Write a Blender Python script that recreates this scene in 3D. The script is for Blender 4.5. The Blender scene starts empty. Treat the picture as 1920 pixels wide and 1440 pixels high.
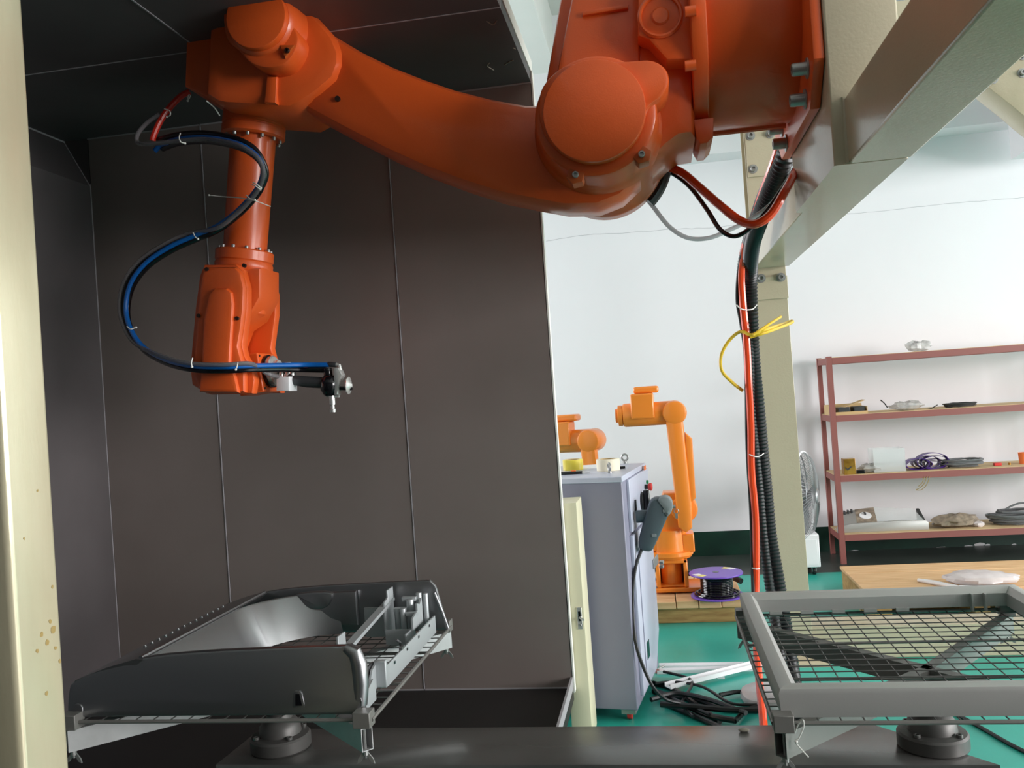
import bpy, bmesh, math, random
from mathutils import Vector, Matrix
random.seed(7)
SC = bpy.context.scene
COL = SC.collection

# ------------------------------------------------------------------ camera, light, exposure
EYE = 1.65
YAW, PIT, ROL, FPX = 0.163383, 0.0129055, 0.0687969, 1628.64
_f = Vector((-math.sin(YAW)*math.cos(PIT), math.cos(YAW)*math.cos(PIT), math.sin(PIT)))
_r0 = Vector((math.cos(YAW), math.sin(YAW), 0.0)); _u0 = _r0.cross(_f)
_r = _r0*math.cos(ROL) - _u0*math.sin(ROL); _u = _r0*math.sin(ROL) + _u0*math.cos(ROL)
cd = bpy.data.cameras.new('camera'); cam = bpy.data.objects.new('camera', cd); COL.objects.link(cam)
cam.matrix_world = Matrix(((_r.x, _u.x, -_f.x, 0), (_r.y, _u.y, -_f.y, 0), (_r.z, _u.z, -_f.z, EYE), (0, 0, 0, 1)))
cd.sensor_width = 36; cd.lens = FPX/1920*36; cd.clip_start = 0.05
SC.camera = cam

wd = bpy.data.worlds.new('world'); SC.world = wd; wd.use_nodes = True
wd.node_tree.nodes['Background'].inputs[0].default_value = (0.78, 0.88, 1.0, 1)
wd.node_tree.nodes['Background'].inputs[1].default_value = 0.6

def area(name, loc, tgt, sx, sy, power, col=(1, 1, 1)):
    l = bpy.data.lights.new(name, 'AREA'); l.shape = 'RECTANGLE'; l.size = sx; l.size_y = sy
    l.energy = power; l.color = col
    o = bpy.data.objects.new(name, l); COL.objects.link(o); o.location = loc
    o.rotation_euler = (Vector(tgt) - Vector(loc)).to_track_quat('-Z', 'Y').to_euler()
    return o
# daylight through the two window openings of the right-hand wall
area('window_light', (9.42, 4.0, 2.5), (0, 4.0, 2.3), 4.6, 2.9, 500, (1.0, 0.98, 0.985))
area('window_light', (9.42, -1.3, 2.5), (0, -1.3, 2.2), 4.6, 2.9, 770, (1.0, 0.98, 0.975))
# a third window in the left wall, behind the booth
area('window_light', (-5.92, 6.6, 2.6), (0, 6.6, 2.5), 2.8, 2.6, 250, (0.985, 0.965, 1.0))

vs = SC.view_settings
SC.display_settings.display_device = 'sRGB'
vs.view_transform = 'Standard'; vs.look = 'None'; vs.gamma = 1; vs.use_curve_mapping = False
vs.exposure = 0.2

# ------------------------------------------------------------------ measuring: a pixel of the 1920x1440 frame to a point on a real plane
def ray(x, y): return _r*((x-960)/FPX) - _u*((y-720)/FPX) + _f
def P(x, y, X=None, Y=None, Z=None):
    d = ray(x, y)
    t = X/d.x if X is not None else (Y/d.y if Y is not None else (Z-EYE)/d.z)
    return Vector((0, 0, EYE)) + d*t
def PP(x, y, pt, n):
    d = ray(x, y); o = Vector((0, 0, EYE)); n = Vector(n)
    return o + d*((Vector(pt)-o).dot(n)/d.dot(n))
def OUT(px, Y): return [(q.x, q.z) for q in (P(x, y, Y=Y) for x, y in px)]

# ------------------------------------------------------------------ materials
def lin(c): return tuple(((v/255)/12.92 if v/255 <= .04045 else ((v/255+.055)/1.055)**2.4) for v in c)
def mat(name, rgb, rough=.5, metal=0, var=0, vscale=3, bump=0, bscale=60, rgb2=None, coat=0, alpha=1, trans=0, spec=.5, stretch=None):
    m = bpy.data.materials.new(name); m.use_nodes = True
    nt = m.node_tree; b = nt.nodes['Principled BSDF']; c = (*lin(rgb), 1)
    b.inputs['Base Color'].default_value = c
    b.inputs['Roughness'].default_value = rough; b.inputs['Metallic'].default_value = metal
    b.inputs['Coat Weight'].default_value = coat; b.inputs['Coat Roughness'].default_value = .12
    b.inputs['Alpha'].default_value = alpha; b.inputs['Transmission Weight'].default_value = trans
    b.inputs['Specular IOR Level'].default_value = spec
    tc = nt.nodes.new('ShaderNodeTexCoord'); mp = nt.nodes.new('ShaderNodeMapping')
    nt.links.new(tc.outputs['Object'], mp.inputs[0])
    if stretch: mp.inputs['Scale'].default_value = stretch
    if var or rgb2:
        n = nt.nodes.new('ShaderNodeTexNoise'); n.inputs['Scale'].default_value = vscale; n.inputs['Detail'].default_value = 6
        nt.links.new(mp.outputs[0], n.inputs['Vector'])
        r = nt.nodes.new('ShaderNodeValToRGB'); r.color_ramp.elements[0].position = .3; r.color_ramp.elements[1].position = .7
        c2 = lin(rgb2) if rgb2 else tuple(v*(1-var) for v in c[:3])
        r.color_ramp.elements[0].color = (*c2, 1); r.color_ramp.elements[1].color = c
        nt.links.new(n.outputs['Fac'], r.inputs[0]); nt.links.new(r.outputs[0], b.inputs['Base Color'])
    if bump:
        n2 = nt.nodes.new('ShaderNodeTexNoise'); n2.inputs['Scale'].default_value = bscale; n2.inputs['Detail'].default_value = 3
        nt.links.new(mp.outputs[0], n2.inputs['Vector'])
        bp = nt.nodes.new('ShaderNodeBump'); bp.inputs['Strength'].default_value = bump; bp.inputs['Distance'].default_value = .01
        nt.links.new(n2.outputs['Fac'], bp.inputs['Height']); nt.links.new(bp.outputs[0], b.inputs['Normal'])
    return m
M = {}
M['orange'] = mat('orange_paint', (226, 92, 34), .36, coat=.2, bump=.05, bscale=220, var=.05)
M['orange_far'] = mat('orange_paint_overexposed', (246, 140, 44), .35, coat=.3)  # same orange, with the far robots' overexposure put into the colour
M['recess_shade'] = mat('orange_recess_shade', (190, 84, 26), .5)  # darker orange stands in for the shade inside the screw pockets
M['steel'] = mat('bolt_steel', (168, 168, 166), .4, .7)
M['chrome'] = mat('bright_metal', (225, 225, 222), .25, .7)
M['black'] = mat('black_rubber', (22, 22, 25), .38)
M['gloss_black'] = mat('gloss_black', (14, 14, 18), .15)
M['cream'] = mat('cream_paint', (196, 184, 158), .22, bump=.06, bscale=90, var=.05, coat=.2)
M['post'] = mat('weathered_cream_paint', (212, 203, 174), .24, .35, coat=.3, rgb2=(190, 182, 152), vscale=2.2, bump=.03, bscale=50, stretch=(3, 3, .6))
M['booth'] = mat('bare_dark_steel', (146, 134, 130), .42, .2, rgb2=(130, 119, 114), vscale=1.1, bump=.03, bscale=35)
M['booth_shaded'] = mat('shaded_dark_steel', (98, 92, 93), .5, .15, rgb2=(76, 71, 72), vscale=1.1, bump=.03, bscale=35)  # booth steel darkened: shade of left wall and ceiling put into the colour
M['booth_white'] = mat('booth_white_skin', (232, 231, 224), .5)
M['seam'] = mat('seam_metal', (168, 164, 168), .5, .1)
M['boothfloor'] = mat('booth_floor_steel', (40, 38, 38), .5, .2, var=.3)
M['wall'] = mat('white_wall_paint', (228, 227, 230), .8, var=.03, vscale=1.2)
M['wall_dark'] = mat('shaded_hall_wall', (70, 72, 74), .8)  # unseen walls coloured dark so the silver housing reflects a shaded hall
M['dado'] = mat('dark_green_dado', (14, 58, 44), .4, rgb2=(10, 40, 33), vscale=4)
M['green'] = mat('green_floor_sheet', (50, 174, 158), .32, rgb2=(42, 156, 140), vscale=1.5, bump=.05, bscale=20)
M['floor'] = mat('dark_concrete', (62, 68, 64), .35, rgb2=(42, 48, 45), vscale=3)
M['ceil'] = mat('white_ceiling', (222, 222, 218), .9, var=.03)
M['tray'] = mat('grey_tray_paint', (120, 118, 114), .42, .25)
M['wire'] = mat('wire_steel', (92, 90, 88), .45, .4)
M['arm_tube'] = mat('galvanised_tube', (186, 186, 186), .42, .4, var=.2, vscale=14)
M['beam'] = mat('grey_beam_steel', (128, 127, 125), .24, .5, rgb2=(108, 106, 104), vscale=2.2, bump=.015, bscale=40)
M['silver'] = mat('silver_spray_paint', (158, 158, 160), .36, 1, bump=.02, bscale=300)
M['silver_inner'] = mat('pale_silver_plastic', (176, 180, 182), .42, .35)
M['silver_frame'] = mat('satin_silver_paint', (176, 175, 172), .45, .45, bump=.02, bscale=300)
M['cab'] = mat('shaded_cabinet_grey', (136, 135, 153), .45, var=.03)  # cabinet body, with the shade on its front put into the grey
M['cab_lit'] = mat('lit_cabinet_panel', (188, 191, 208), .35)  # same cabinet's door side and top, with the light put into the colour
M['cream_box'] = mat('cream_box_paint', (214, 208, 178), .45)
M['pend'] = mat('pendant_grey', (70, 82, 88), .5)
M['pend2'] = mat('pendant_light_grey', (122, 130, 132), .5)
M['orange_hose'] = mat('orange_hose', (236, 72, 26), .25, coat=.4)
M['red_hose'] = mat('red_hose', (214, 44, 26), .3, coat=.3)
M['clear'] = mat('clear_tube', (196, 200, 202), .2, alpha=.62)
M['clear_dim'] = mat('smoky_clear_tube', (120, 116, 118), .2, alpha=.7)
M['blue'] = mat('blue_hose', (14, 92, 170), .28, coat=.3)
M['tie'] = mat('white_nylon', (232, 230, 224), .5)
M['yellow'] = mat('yellow_tube', (232, 192, 46), .3, alpha=.9)
M['rack'] = mat('red_brown_paint', (140, 82, 76), .5)
M['mdf'] = mat('mdf_board', (212, 186, 144), .7, rgb2=(196, 168, 126), vscale=5)
M['wood'] = mat('pine_wood', (230, 190, 144), .6, rgb2=(206, 160, 112), vscale=4, stretch=(1, 9, 9), bump=.08, bscale=30)
M['wood_x'] = mat('pine_wood_end', (196, 158, 100), .65, rgb2=(160, 120, 72), vscale=5, stretch=(1.5, 8, 8), bump=.08, bscale=30)
M['purple'] = mat('purple_plastic', (116, 78, 186), .35)
M['ribbon'] = mat('purple_ribbon', (78, 30, 140), .3, rgb2=(48, 18, 96), vscale=16)
M['tape_y'] = mat('yellow_tape', (232, 212, 76), .3)
M['tape_c'] = mat('masking_tape', (236, 228, 204), .6)
M['card'] = mat('cardboard', (202, 172, 124), .8, var=.08)
M['darkgrey'] = mat('dark_grey_plastic', (52, 54, 56), .45)
M['bag'] = mat('clear_plastic_bag', (226, 226, 224), .25, alpha=.55, rgb2=(150, 150, 146), vscale=18)
M['bag_b'] = mat('brown_plastic_bag', (176, 160, 140), .35, alpha=.85, rgb2=(120, 108, 96), vscale=22)
M['bag_w'] = mat('milky_plastic_bag', (240, 232, 232), .3, alpha=.8, rgb2=(214, 204, 206), vscale=10)
M['acr'] = mat('clear_acrylic', (228, 234, 234), .08, alpha=.34)
M['white'] = mat('white_plastic', (236, 236, 238), .4)
M['gold'] = mat('gold_card', (206, 164, 74), .25, .6, rgb2=(150, 104, 36), vscale=12)
M['grey_cable'] = mat('grey_cable', (104, 106, 108), .5)
M['red'] = mat('red_plastic', (206, 52, 48), .35)
M['grn'] = mat('green_plastic', (24, 140, 84), .35)
M['label_y'] = mat('yellow_label', (232, 224, 130), .5)
M['label_o'] = mat('orange_label', (236, 120, 60), .5)
M['fan'] = mat('fan_wire_grey', (150, 152, 154), .4, .5)
M['scuff'] = mat('pale_scuff', (158, 152, 138), .7)
M['crack'] = mat('wall_crack', (176, 178, 182), .9)
M['screw'] = mat('dark_screw', (58, 40, 34), .45, .4)
M['rust'] = mat('rust_spot', (150, 128, 76), .7)

# ------------------------------------------------------------------ mesh helpers
class MB:
    def __init__(s): s.v = []; s.f = []; s.mi = []
    def add(s, vs, fs):
        n = len(s.v); s.v += [Vector(p) for p in vs]; s.f += [tuple(i+n for i in f) for f in fs]; return s
    def box(s, a, b, R=None, c=None):
        a, b = Vector(a), Vector(b)
        q = [Vector((x, y, z)) for z in (a.z, b.z) for y in (a.y, b.y) for x in (a.x, b.x)]
        if R is not None:
            c = Vector(c) if c is not None else (a+b)/2
            q = [R @ (p-c) + c for p in q]
        return s.add(q, [(0, 2, 3, 1), (4, 5, 7, 6), (0, 1, 5, 4), (2, 6, 7, 3), (0, 4, 6, 2), (1, 3, 7, 5)])
    def loops(s, L, caps=True, closed=False):
        n = len(L[0]); vs = [p for l in L for p in l]; fs = []
        for i in range(len(L)-(0 if closed else 1)):
            a, b = i*n, ((i+1) % len(L))*n
            for j in range(n):
                k = (j+1) % n; fs.append((a+j, a+k, b+k, b+j))
        if caps and not closed: fs.append(tuple(reversed(range(n)))); fs.append(tuple((len(L)-1)*n+j for j in range(n)))
        return s.add(vs, fs)
    def cyl(s, a, b, r0, r1=None, n=24, bev=0):
        return s.lathe(a, Vector(b)-Vector(a), [(0, r0)] + [(1, r0 if r1 is None else r1)], n, bev=bev)
    def lathe(s, o, ax, prof, n=28, bev=0, unit=False):
        o, ax = Vector(o), Vector(ax); L = ax.length; d = ax.normalized()
        t = d.orthogonal().normalized(); w = d.cross(t); rings = []
        if bev and len(prof) == 2:
            (h0, r0), (h1, r1) = prof; e = bev/L
            prof = [(h0, r0-bev), (h0+e*.3, r0-bev*.3), (h0+e, r0), (h1-e, r1), (h1-e*.3, r1-bev*.3), (h1, r1-bev)]
        for h, r in prof:
            rings.append([o + d*(h*(1 if unit else L)) + (t*math.cos(2*math.pi*k/n) + w*math.sin(2*math.pi*k/n))*max(r, 1e-4) for k in range(n)])
        return s.loops(rings)
    def tube(s, pts, r, n=10, closed=False):
        pts = [Vector(p) for p in pts]; L = []; t = None
        for i, p in enumerate(pts):
            if closed: d = (pts[(i+1) % len(pts)] - pts[i-1])
            else: d = pts[min(i+1, len(pts)-1)] - pts[max(i-1, 0)]
            d.normalize()
            if t is None: t = d.orthogonal().normalized()
            t = (t - d*t.dot(d))
            t = t.normalized() if t.length > 1e-6 else d.orthogonal().normalized()
            w = d.cross(t); rr = r[i] if isinstance(r, (list, tuple)) else r
            L.append([p + (t*math.cos(2*math.pi*k/n) + w*math.sin(2*math.pi*k/n))*rr for k in range(n)])
        return s.loops(L, closed=closed)
    def prism(s, ax, out, a0, a1, bev=0, k=1.0, b1=None):
        """outline in the two axes other than ax; extruded a0..a1 with chamfered (2-step round) rims"""
        b1 = bev if b1 is None else b1
        A = sum(out[i][0]*out[(i+1) % len(out)][1] - out[(i+1) % len(out)][0]*out[i][1] for i in range(len(out)))
        if A < 0: out = out[::-1]
        def ins(d):
            if d == 0: return out
            res = []; n = len(out)
            for i in range(n):
                p0, p1, p2 = Vector(out[i-1]), Vector(out[i]), Vector(out[(i+1) % n])
                e1, e2 = (p1-p0), (p2-p1)
                if e1.length < 1e-7 or e2.length < 1e-7: res.append(tuple(p1)); continue
                n1 = Vector((-e1.y, e1.x)).normalized(); n2 = Vector((-e2.y, e2.x)).normalized()
                m = n1+n2; den = max(m.dot(n1), .35)
                res.append(tuple(p1 + m*(d/den)))
            return res
        sg = 1 if a1 > a0 else -1
        L = []
        if bev: L += [(ins(bev), a0), (ins(bev*.3), a0+sg*bev*.3*k), (out, a0+sg*bev*k)]
        else: L += [(out, a0)]
        if b1: L += [(out, a1-sg*b1*k), (ins(b1*.3), a1-sg*b1*.3*k), (ins(b1), a1)]
        else: L += [(out, a1)]
        def to(p, a): return (a, p[0], p[1]) if ax == 'X' else ((p[0], a, p[1]) if ax == 'Y' else (p[0], p[1], a))
        return s.loops([[to(p, a) for p in o] for o, a in L])
    def sphere(s, c, r, n=14, sc=(1, 1, 1)):
        c = Vector(c); L = []
        for i in range(1, n//2):
            th = math.pi*i/(n//2)
            L.append([c + Vector((math.sin(th)*math.cos(2*math.pi*j/n)*r*sc[0], math.sin(th)*math.sin(2*math.pi*j/n)*r*sc[1], math.cos(th)*r*sc[2])) for j in range(n)])
        return s.loops(L)
    def torus(s, c, ax, R, r, n=24, m=8):
        c, d = Vector(c), Vector(ax).normalized(); t = d.orthogonal().normalized(); w = d.cross(t)
        return s.tube([c + (t*math.cos(2*math.pi*k/n) + w*math.sin(2*math.pi*k/n))*R for k in range(n)], r, m, closed=True)
    def build(s, name, m, parent=None, bev=0, seg=2, ang=35, local=False, origin=None):
        me = bpy.data.meshes.new(name)
        if parent is not None:
            off = Vector((0, 0, 0)) if local else parent.matrix_world_loc if hasattr(parent, 'matrix_world_loc') else Vector(parent.get('_o', (0, 0, 0)))
        else:
            if origin is not None: off = Vector(origin)
            else:
                xs = [p.x for p in s.v]; ys = [p.y for p in s.v]; zs = [p.z for p in s.v]
                off = Vector(((min(xs)+max(xs))/2, (min(ys)+max(ys))/2, min(zs)))
        me.from_pydata([tuple(p-off) for p in s.v], [], s.f); me.update()
        bm = bmesh.new(); bm.from_mesh(me); bmesh.ops.recalc_face_normals(bm, faces=bm.faces); bm.to_mesh(me); bm.free()
        me.shade_smooth(); me.set_sharp_from_angle(angle=math.radians(ang))
        me.materials.append(M[m] if isinstance(m, str) else m)
        o = bpy.data.objects.new(name, me); COL.objects.link(o)
        if parent is None: o.location = off
        else: o.parent = parent
        ORG[o.name] = off if not (parent is not None and local) else Vector((0, 0, 0))
        o['_o'] = tuple(off)
        if bev:
            mo = o.modifiers.new('bevel', 'BEVEL'); mo.width = bev; mo.segments = seg; mo.limit_method = 'ANGLE'; mo.angle_limit = math.radians(38)
        return o
ORG = {}
def tag(o, label=None, cat=None, group=None, kind=None):
    if label: o['label'] = label
    if cat: o['category'] = cat
    if group: o['group'] = group
    if kind: o['kind'] = kind
    return o
def thing(name, loc, label, cat, group=None, rz=0, local=False):
    o = bpy.data.objects.new(name, None); COL.objects.link(o); o.location = loc; o.rotation_euler = (0, 0, rz)
    o.empty_display_size = .05
    o['_o'] = (0, 0, 0) if local else tuple(loc)
    return tag(o, label, cat, group)
def struct(o): o['kind'] = 'structure'; return o
def kids(o): return [c for c in bpy.data.objects if c.parent == o]
def dup(o, parent=None):
    c = o.copy(); COL.objects.link(c)
    if parent is not None: c.parent = parent
    for ch in kids(o): dup(ch, c)
    return c
def box(a, b): return MB().box(a, b)
def sm(pts, k=8, closed=False):
    """Catmull-Rom through the points"""
    pts = [Vector(p) for p in pts]; n = len(pts); res = []
    for i in range(n if closed else n-1):
        p0 = pts[i-1] if (closed or i > 0) else pts[0]*2-pts[1]
        p1 = pts[i]; p2 = pts[(i+1) % n]; p3 = pts[(i+2) % n] if (closed or i+2 < n) else p2*2-p1
        for j in range(k):
            t = j/k
            res.append(.5*((2*p1) + (p2-p0)*t + (2*p0-5*p1+4*p2-p3)*t*t + (3*p1-p0-3*p2+p3)*t**3))
    if not closed: res.append(pts[-1])
    return res
def arc(cx, cy, r, a0, a1, n=16): return [(cx+r*math.cos(math.radians(a0+(a1-a0)*i/n)), cy+r*math.sin(math.radians(a0+(a1-a0)*i/n))) for i in range(n+1)]
def rrect(x0, y0, x1, y1, r, n=5):
    return (arc(x1-r, y0+r, r, -90, 0, n) + arc(x1-r, y1-r, r, 0, 90, n) + arc(x0+r, y1-r, r, 90, 180, n) + arc(x0+r, y0+r, r, 180, 270, n))
def bolt(p, ax, r=.016, h=.022, parent=None, washer=True, m='steel', name='bolt'):
    p, ax = Vector(p), Vector(ax).normalized(); b = MB()
    if washer: b.cyl(p, p+ax*.004, r*1.55, n=16)
    b.lathe(p+ax*(.004 if washer else 0), ax, [(0, r), (h*.85, r), (h, r*.9), (h, r*.55), (h*.5, r*.5)], 14, unit=True)
    return b.build(name, m, parent)

# ------------------------------------------------------------------ the room
WY = 8.45
GZ = .006
RX, FYW = 9.5, -7.0
struct(box((-6, FYW, -.1), (RX+.1, WY+.2, 0)).build('floor', 'floor'))
struct(box((-5.9, 1.75, 0), (RX, 7.53, GZ)).build('trim_1', 'green'))['label'] = 'green floor sheet covering the shop floor up to the dark strip'
wb = struct(box((-6, WY, 0), (RX+.1, WY+.2, 5.2)).build('wall_back', 'wall'))
struct(box((-6, WY-.006, 0), (RX+.1, WY, .23)).build('baseboard_back', 'dado'))
struct(box((-6, FYW, 5.2), (RX+.1, WY+.2, 5.35)).build('ceiling', 'ceil'))
w = MB().box((-6.2, FYW, 0), (-6, 5.2, 5.2)).box((-6.2, 8.0, 0), (-6, WY+.2, 5.2)).box((-6.2, 5.2, 0), (-6, 8.0, 1.3)).box((-6.2, 5.2, 3.9), (-6, 8.0, 5.2))
struct(w.build('wall_left', 'wall_dark'))
w = MB().box((-6.1, 5.2, 1.3), (-6.04, 8.0, 1.36)).box((-6.1, 5.2, 3.84), (-6.04, 8.0, 3.9))
for k in range(4): w.box((-6.1, 5.2+.9333*k-.025, 1.35), (-6.04, 5.2+.9333*k+.025, 3.85))
struct(w.build('window_3', 'white'))
# right wall with two window openings
w = MB()
w.box((RX, FYW, 0), (RX+.2, WY, 1.0)).box((RX, FYW, 4.0), (RX+.2, WY, 5.2))
for a, b in ((FYW, -3.65), (1.05, 1.65), (6.35, WY)): w.box((RX, a, 1.0), (RX+.2, b, 4.0))
struct(w.build('wall_right', 'wall'))
for n, (a, b) in enumerate(((-3.65, 1.05), (1.65, 6.35))):
    w = MB().box((RX+.06, a, 1.0), (RX+.12, b, 1.06)).box((RX+.06, a, 3.94), (RX+.12, b, 4.0))
    for k in range(5):
        y = a + (b-a)*k/4; w.box((RX+.06, y-.025, 1.05), (RX+.12, y+.025, 3.95))
    struct(w.build('window_%d' % (n+1), 'white'))
struct(box((-6, FYW-.2, 0), (RX+.1, FYW, 5.2)).build('wall_front', 'wall_dark'))
# plaster beams under the ceiling
zb = P(1350, 287, Y=WY-.3).z
struct(box((-6, WY-.3, zb), (RX, WY, 5.2)).build('trim_2', 'wall'))
xa, xb_ = P(963, 0, Y=WY-.5).x, P(1040, 60, Y=WY-.5).x
struct(box((-1.05, 3.0, P(1016, 138, Y=WY-.3).z), (-.72, WY-.3, 5.2)).build('trim_3', 'ceil'))
q = P(1900, 297, Y=WY-.35)
struct(box((q.x, 5.4, q.z), (q.x+.5, WY-.3, 5.2)).build('trim_4', 'wall'))
# hairline crack along the back wall
c1 = [P(x, y, Y=WY-.001) for x, y in ((1024, 452), (1100, 440), (1180, 436), (1262, 430), (1330, 427), (1400, 420))]
c2 = [P(x, y, Y=WY-.001) for x, y in ((1560, 402), (1640, 397), (1720, 388), (1800, 380), (1920, 370))]
cr = MB()
for cl in (c1, c2):
    pts = [p + Vector((0, 0, random.uniform(-.004, .004))) for p in sm(cl, 6)]
    cr.tube(pts, .0022, 4)
o = cr.build('crack', 'crack', wb); o['kind'] = 'stuff'

# ------------------------------------------------------------------ dark spray booth
BR, BL, BY, BF, BC = -.465, -2.72, 3.95, .30, 3.08
bt = thing('spray_booth', ((BR+BL)/2, BY, BF), 'open dark steel spray booth behind the hanging orange robot arm', 'booth')
sx = [BL, -2.11, -1.165, BR]
for i in range(3):
    g = .003
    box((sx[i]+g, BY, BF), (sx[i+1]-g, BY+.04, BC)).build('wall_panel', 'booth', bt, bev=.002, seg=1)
for x in sx[:3]: box((x-.0022, BY-.003, BF), (x+.0022, BY+.03, BC - (.23 if x == BL else 0))).build('seam_strip', 'seam', bt)
box((BL, BY-.003, BC-.006), (BR, BY+.03, BC)).build('seam_strip', 'seam', bt)
box((BL, BY-.003, BF), (BR, BY+.03, BF+.006)).build('seam_strip', 'seam', bt)
# ceiling panels (two rows) with bright seams
for (x0, x1) in ((-2.85, -1.66), (-1.66, BR)):
    for (y0, y1) in ((1.9, 3.15), (3.15, BY+.04)):
        box((x0+.002, y0+.002, BC), (x1-.002, y1-.002, BC+.05)).build('ceiling_panel', 'booth_shaded', bt)
box((-2.85, 3.147, BC-.002), (BR, 3.153, BC+.03)).build('seam_strip', 'seam', bt)
box((-1.663, 1.9, BC-.002), (-1.657, BY, BC+.03)).build('seam_strip', 'seam', bt)
# left wall, upright below and leaning outward near the ceiling
zk = 2.84
box((BL-.04, 2.3, BF), (BL, BY, zk)).build('side_panel', 'booth_shaded', bt)
MB().prism('Y', [(BL, zk), (-2.85, BC), (-2.89, BC), (BL-.04, zk)], 2.3, BY).build('side_panel', 'booth_shaded', bt)
MB().prism('Y', [(BL+.001, zk), (-2.85, BC), (BL+.001, BC)], BY, BY+.04).build('corner_panel', 'booth_shaded', bt)
MB().tube([(BL, BY-.004, zk), (-2.85, BY-.004, BC)], .003, 4).build('seam_strip', 'seam', bt)
box((-2.853, 2.3, BC-.008), (-2.845, BY, BC)).build('seam_strip', 'seam', bt)
# white outer skin: its edge shows along the right end of ceiling and wall
box((BR-.03, 1.9, BC+.052), (BR+.002, BY+.05, BC+.115)).build('roof_edge', 'booth_white', bt)
box((-2.9, 1.9, BC+.052), (BR-.03, BY+.05, BC+.06)).build('roof_skin', 'booth_white', bt)
box((BR, BY-.002, BF-.02), (BR+.007, BY+.045, BC+.052)).build('wall_edge', 'booth_white', bt)
box((BL-.05, BY+.041, BF), (BR, BY+.047, BC+.05)).build('back_skin', 'booth_white', bt)
box((-2.75, 2.95, BF-.05), (BR, BY, BF)).build('booth_floor', 'boothfloor', bt)
MB().prism('X', [(BY-.02, BF), (BY, BF+.05), (2.98, BF+.05), (2.98, BF)], BR-.01, BR).build('floor_upstand', 'seam', bt)
for x, y in ((BL+.1, 3.0), (BL+.1, BY-.1), (BR-.08, 3.02), (BR-.08, BY-.1), (-1.6, 3.02), (-1.6, BY-.1)):
    box((x-.04, y-.04, GZ), (x+.04, y+.04, BF-.05)).build('foot', 'boothfloor', bt)
# pale scuffs on the ceiling panel
for pts in (((912, 40), (925, 46), (932, 38)), ((918, 118), (914, 124), (926, 132)), ((946, 122), (955, 116), (962, 113)), ((962, 90), (966, 92))):
    MB().tube(sm([P(x, y, Z=BC-.0012) for x, y in pts], 4), .0022, 4).build('scuff', 'scuff', bt)['kind'] = 'stuff'

# ------------------------------------------------------------------ cream post on the left
lp = thing('square_post', (-1.15, 1.38, GZ), 'weathered cream square steel post standing closest on the left', 'post')
MB().prism('Z', rrect(-1.215, 1.318, -1.1, 1.436, .013, 4), .012, 3.6).build('tube', 'post', lp)
box((-1.27, 1.25, GZ), (-1.05, 1.5, .018)).build('base_plate', 'post', lp)
for i, (x, y, r) in enumerate(((100, 1180, 9), (88, 1205, 7), (78, 1190, 6), (94, 1165, 5), (87, 1300, 6), (104, 1215, 5), (70, 1220, 5), (112, 1240, 5), (70, 920, 3), (98, 1100, 4), (45, 1010, 3))):
    p = P(x, y, X=-1.1); k = .0008
    MB().prism('X', [(p.y+k*r*(.7+.5*random.random())*math.cos(a*.785), p.z+k*r*(.7+.5*random.random())*math.sin(a*.785)) for a in range(8)], -1.1005, -1.0994).build('rust_spot', 'rust', lp)

# ------------------------------------------------------------------ cream steel gantry
gt = thing('robot_gantry', (.71, 5.2, GZ), 'cream welded steel gantry that carries the large orange robot', 'gantry')
zB = 2.283
cx0, cx1 = .605, .785
def hcol(x0, x1, y0, y1, z0, z1):
    m = MB(); t = .012
    return m.box((x0, y0, z0), (x1, y0+t, z1)).box((x0, y1-t, z0), (x1, y1, z1)).box(((x0+x1)/2-.006, y0+t, z0), ((x0+x1)/2+.006, y1-t, z1))
hcol(cx0, cx1, 5.2, 5.38, .02, 3.8).build('column', 'cream', gt, bev=.002)
box((.54, 5.1, GZ), (.86, 5.5, .022)).build('base_plate', 'cream', gt)
# bolted joint plates on the column
p0 = P(1396, 240, Y=5.19); p1 = P(1470, 332, Y=5.19)
box((cx0+.006, 5.188, 2.815), (cx1+.01, 5.2, 3.2)).build('joint_plate', 'cream', gt, bev=.002)
for x, y in ((1407, 255), (1444, 251), (1412, 317)): bolt(P(x, y, Y=5.188), (0, -1, 0), .017, .02, gt)
box((cx0+.01, 5.188, 2.10), (cx1+.004, 5.2, 2.23)).build('joint_plate', 'cream', gt, bev=.002)
for x, y in ((1427, 522), (1464, 520)): bolt(P(x, y, Y=5.188), (0, -1, 0), .017, .02, gt)
# overhead H-beam running toward the viewer
bx0, bx1 = .607, .805
# box beam: one length from post to viewer, one from post back to the column
MB().prism('Y', [(.626, zB), (bx1+.004, zB), (bx1+.004, zB+.2), (.626, zB+.2)], .2, 2.782).build('overhead_beam', 'cream', gt, bev=.008, seg=3)
MB().prism('Y', [(bx0, zB), (bx1, zB), (bx1, zB+.2), (bx0, zB+.2)], 3.518, 5.187).build('overhead_beam', 'cream', gt, bev=.004)
# upright mounting post that carries the robot flange
MB().prism('Z', rrect(.585, 2.78, .80, 3.52, .008, 3), zB-.001, 3.9).build('mounting_post', 'cream', gt)
MB().tube([(.626, 2.781, zB+.002), (.626, 2.781, zB+.2), (bx1, 2.781, zB+.2)], .009, 8).build('weld_bead', 'cream', gt)
# floor beam
box((cx1+.002, 5.25, GZ), (4.4, 5.47, .19)).build('floor_beam', 'cream', gt, bev=.004)
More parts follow.
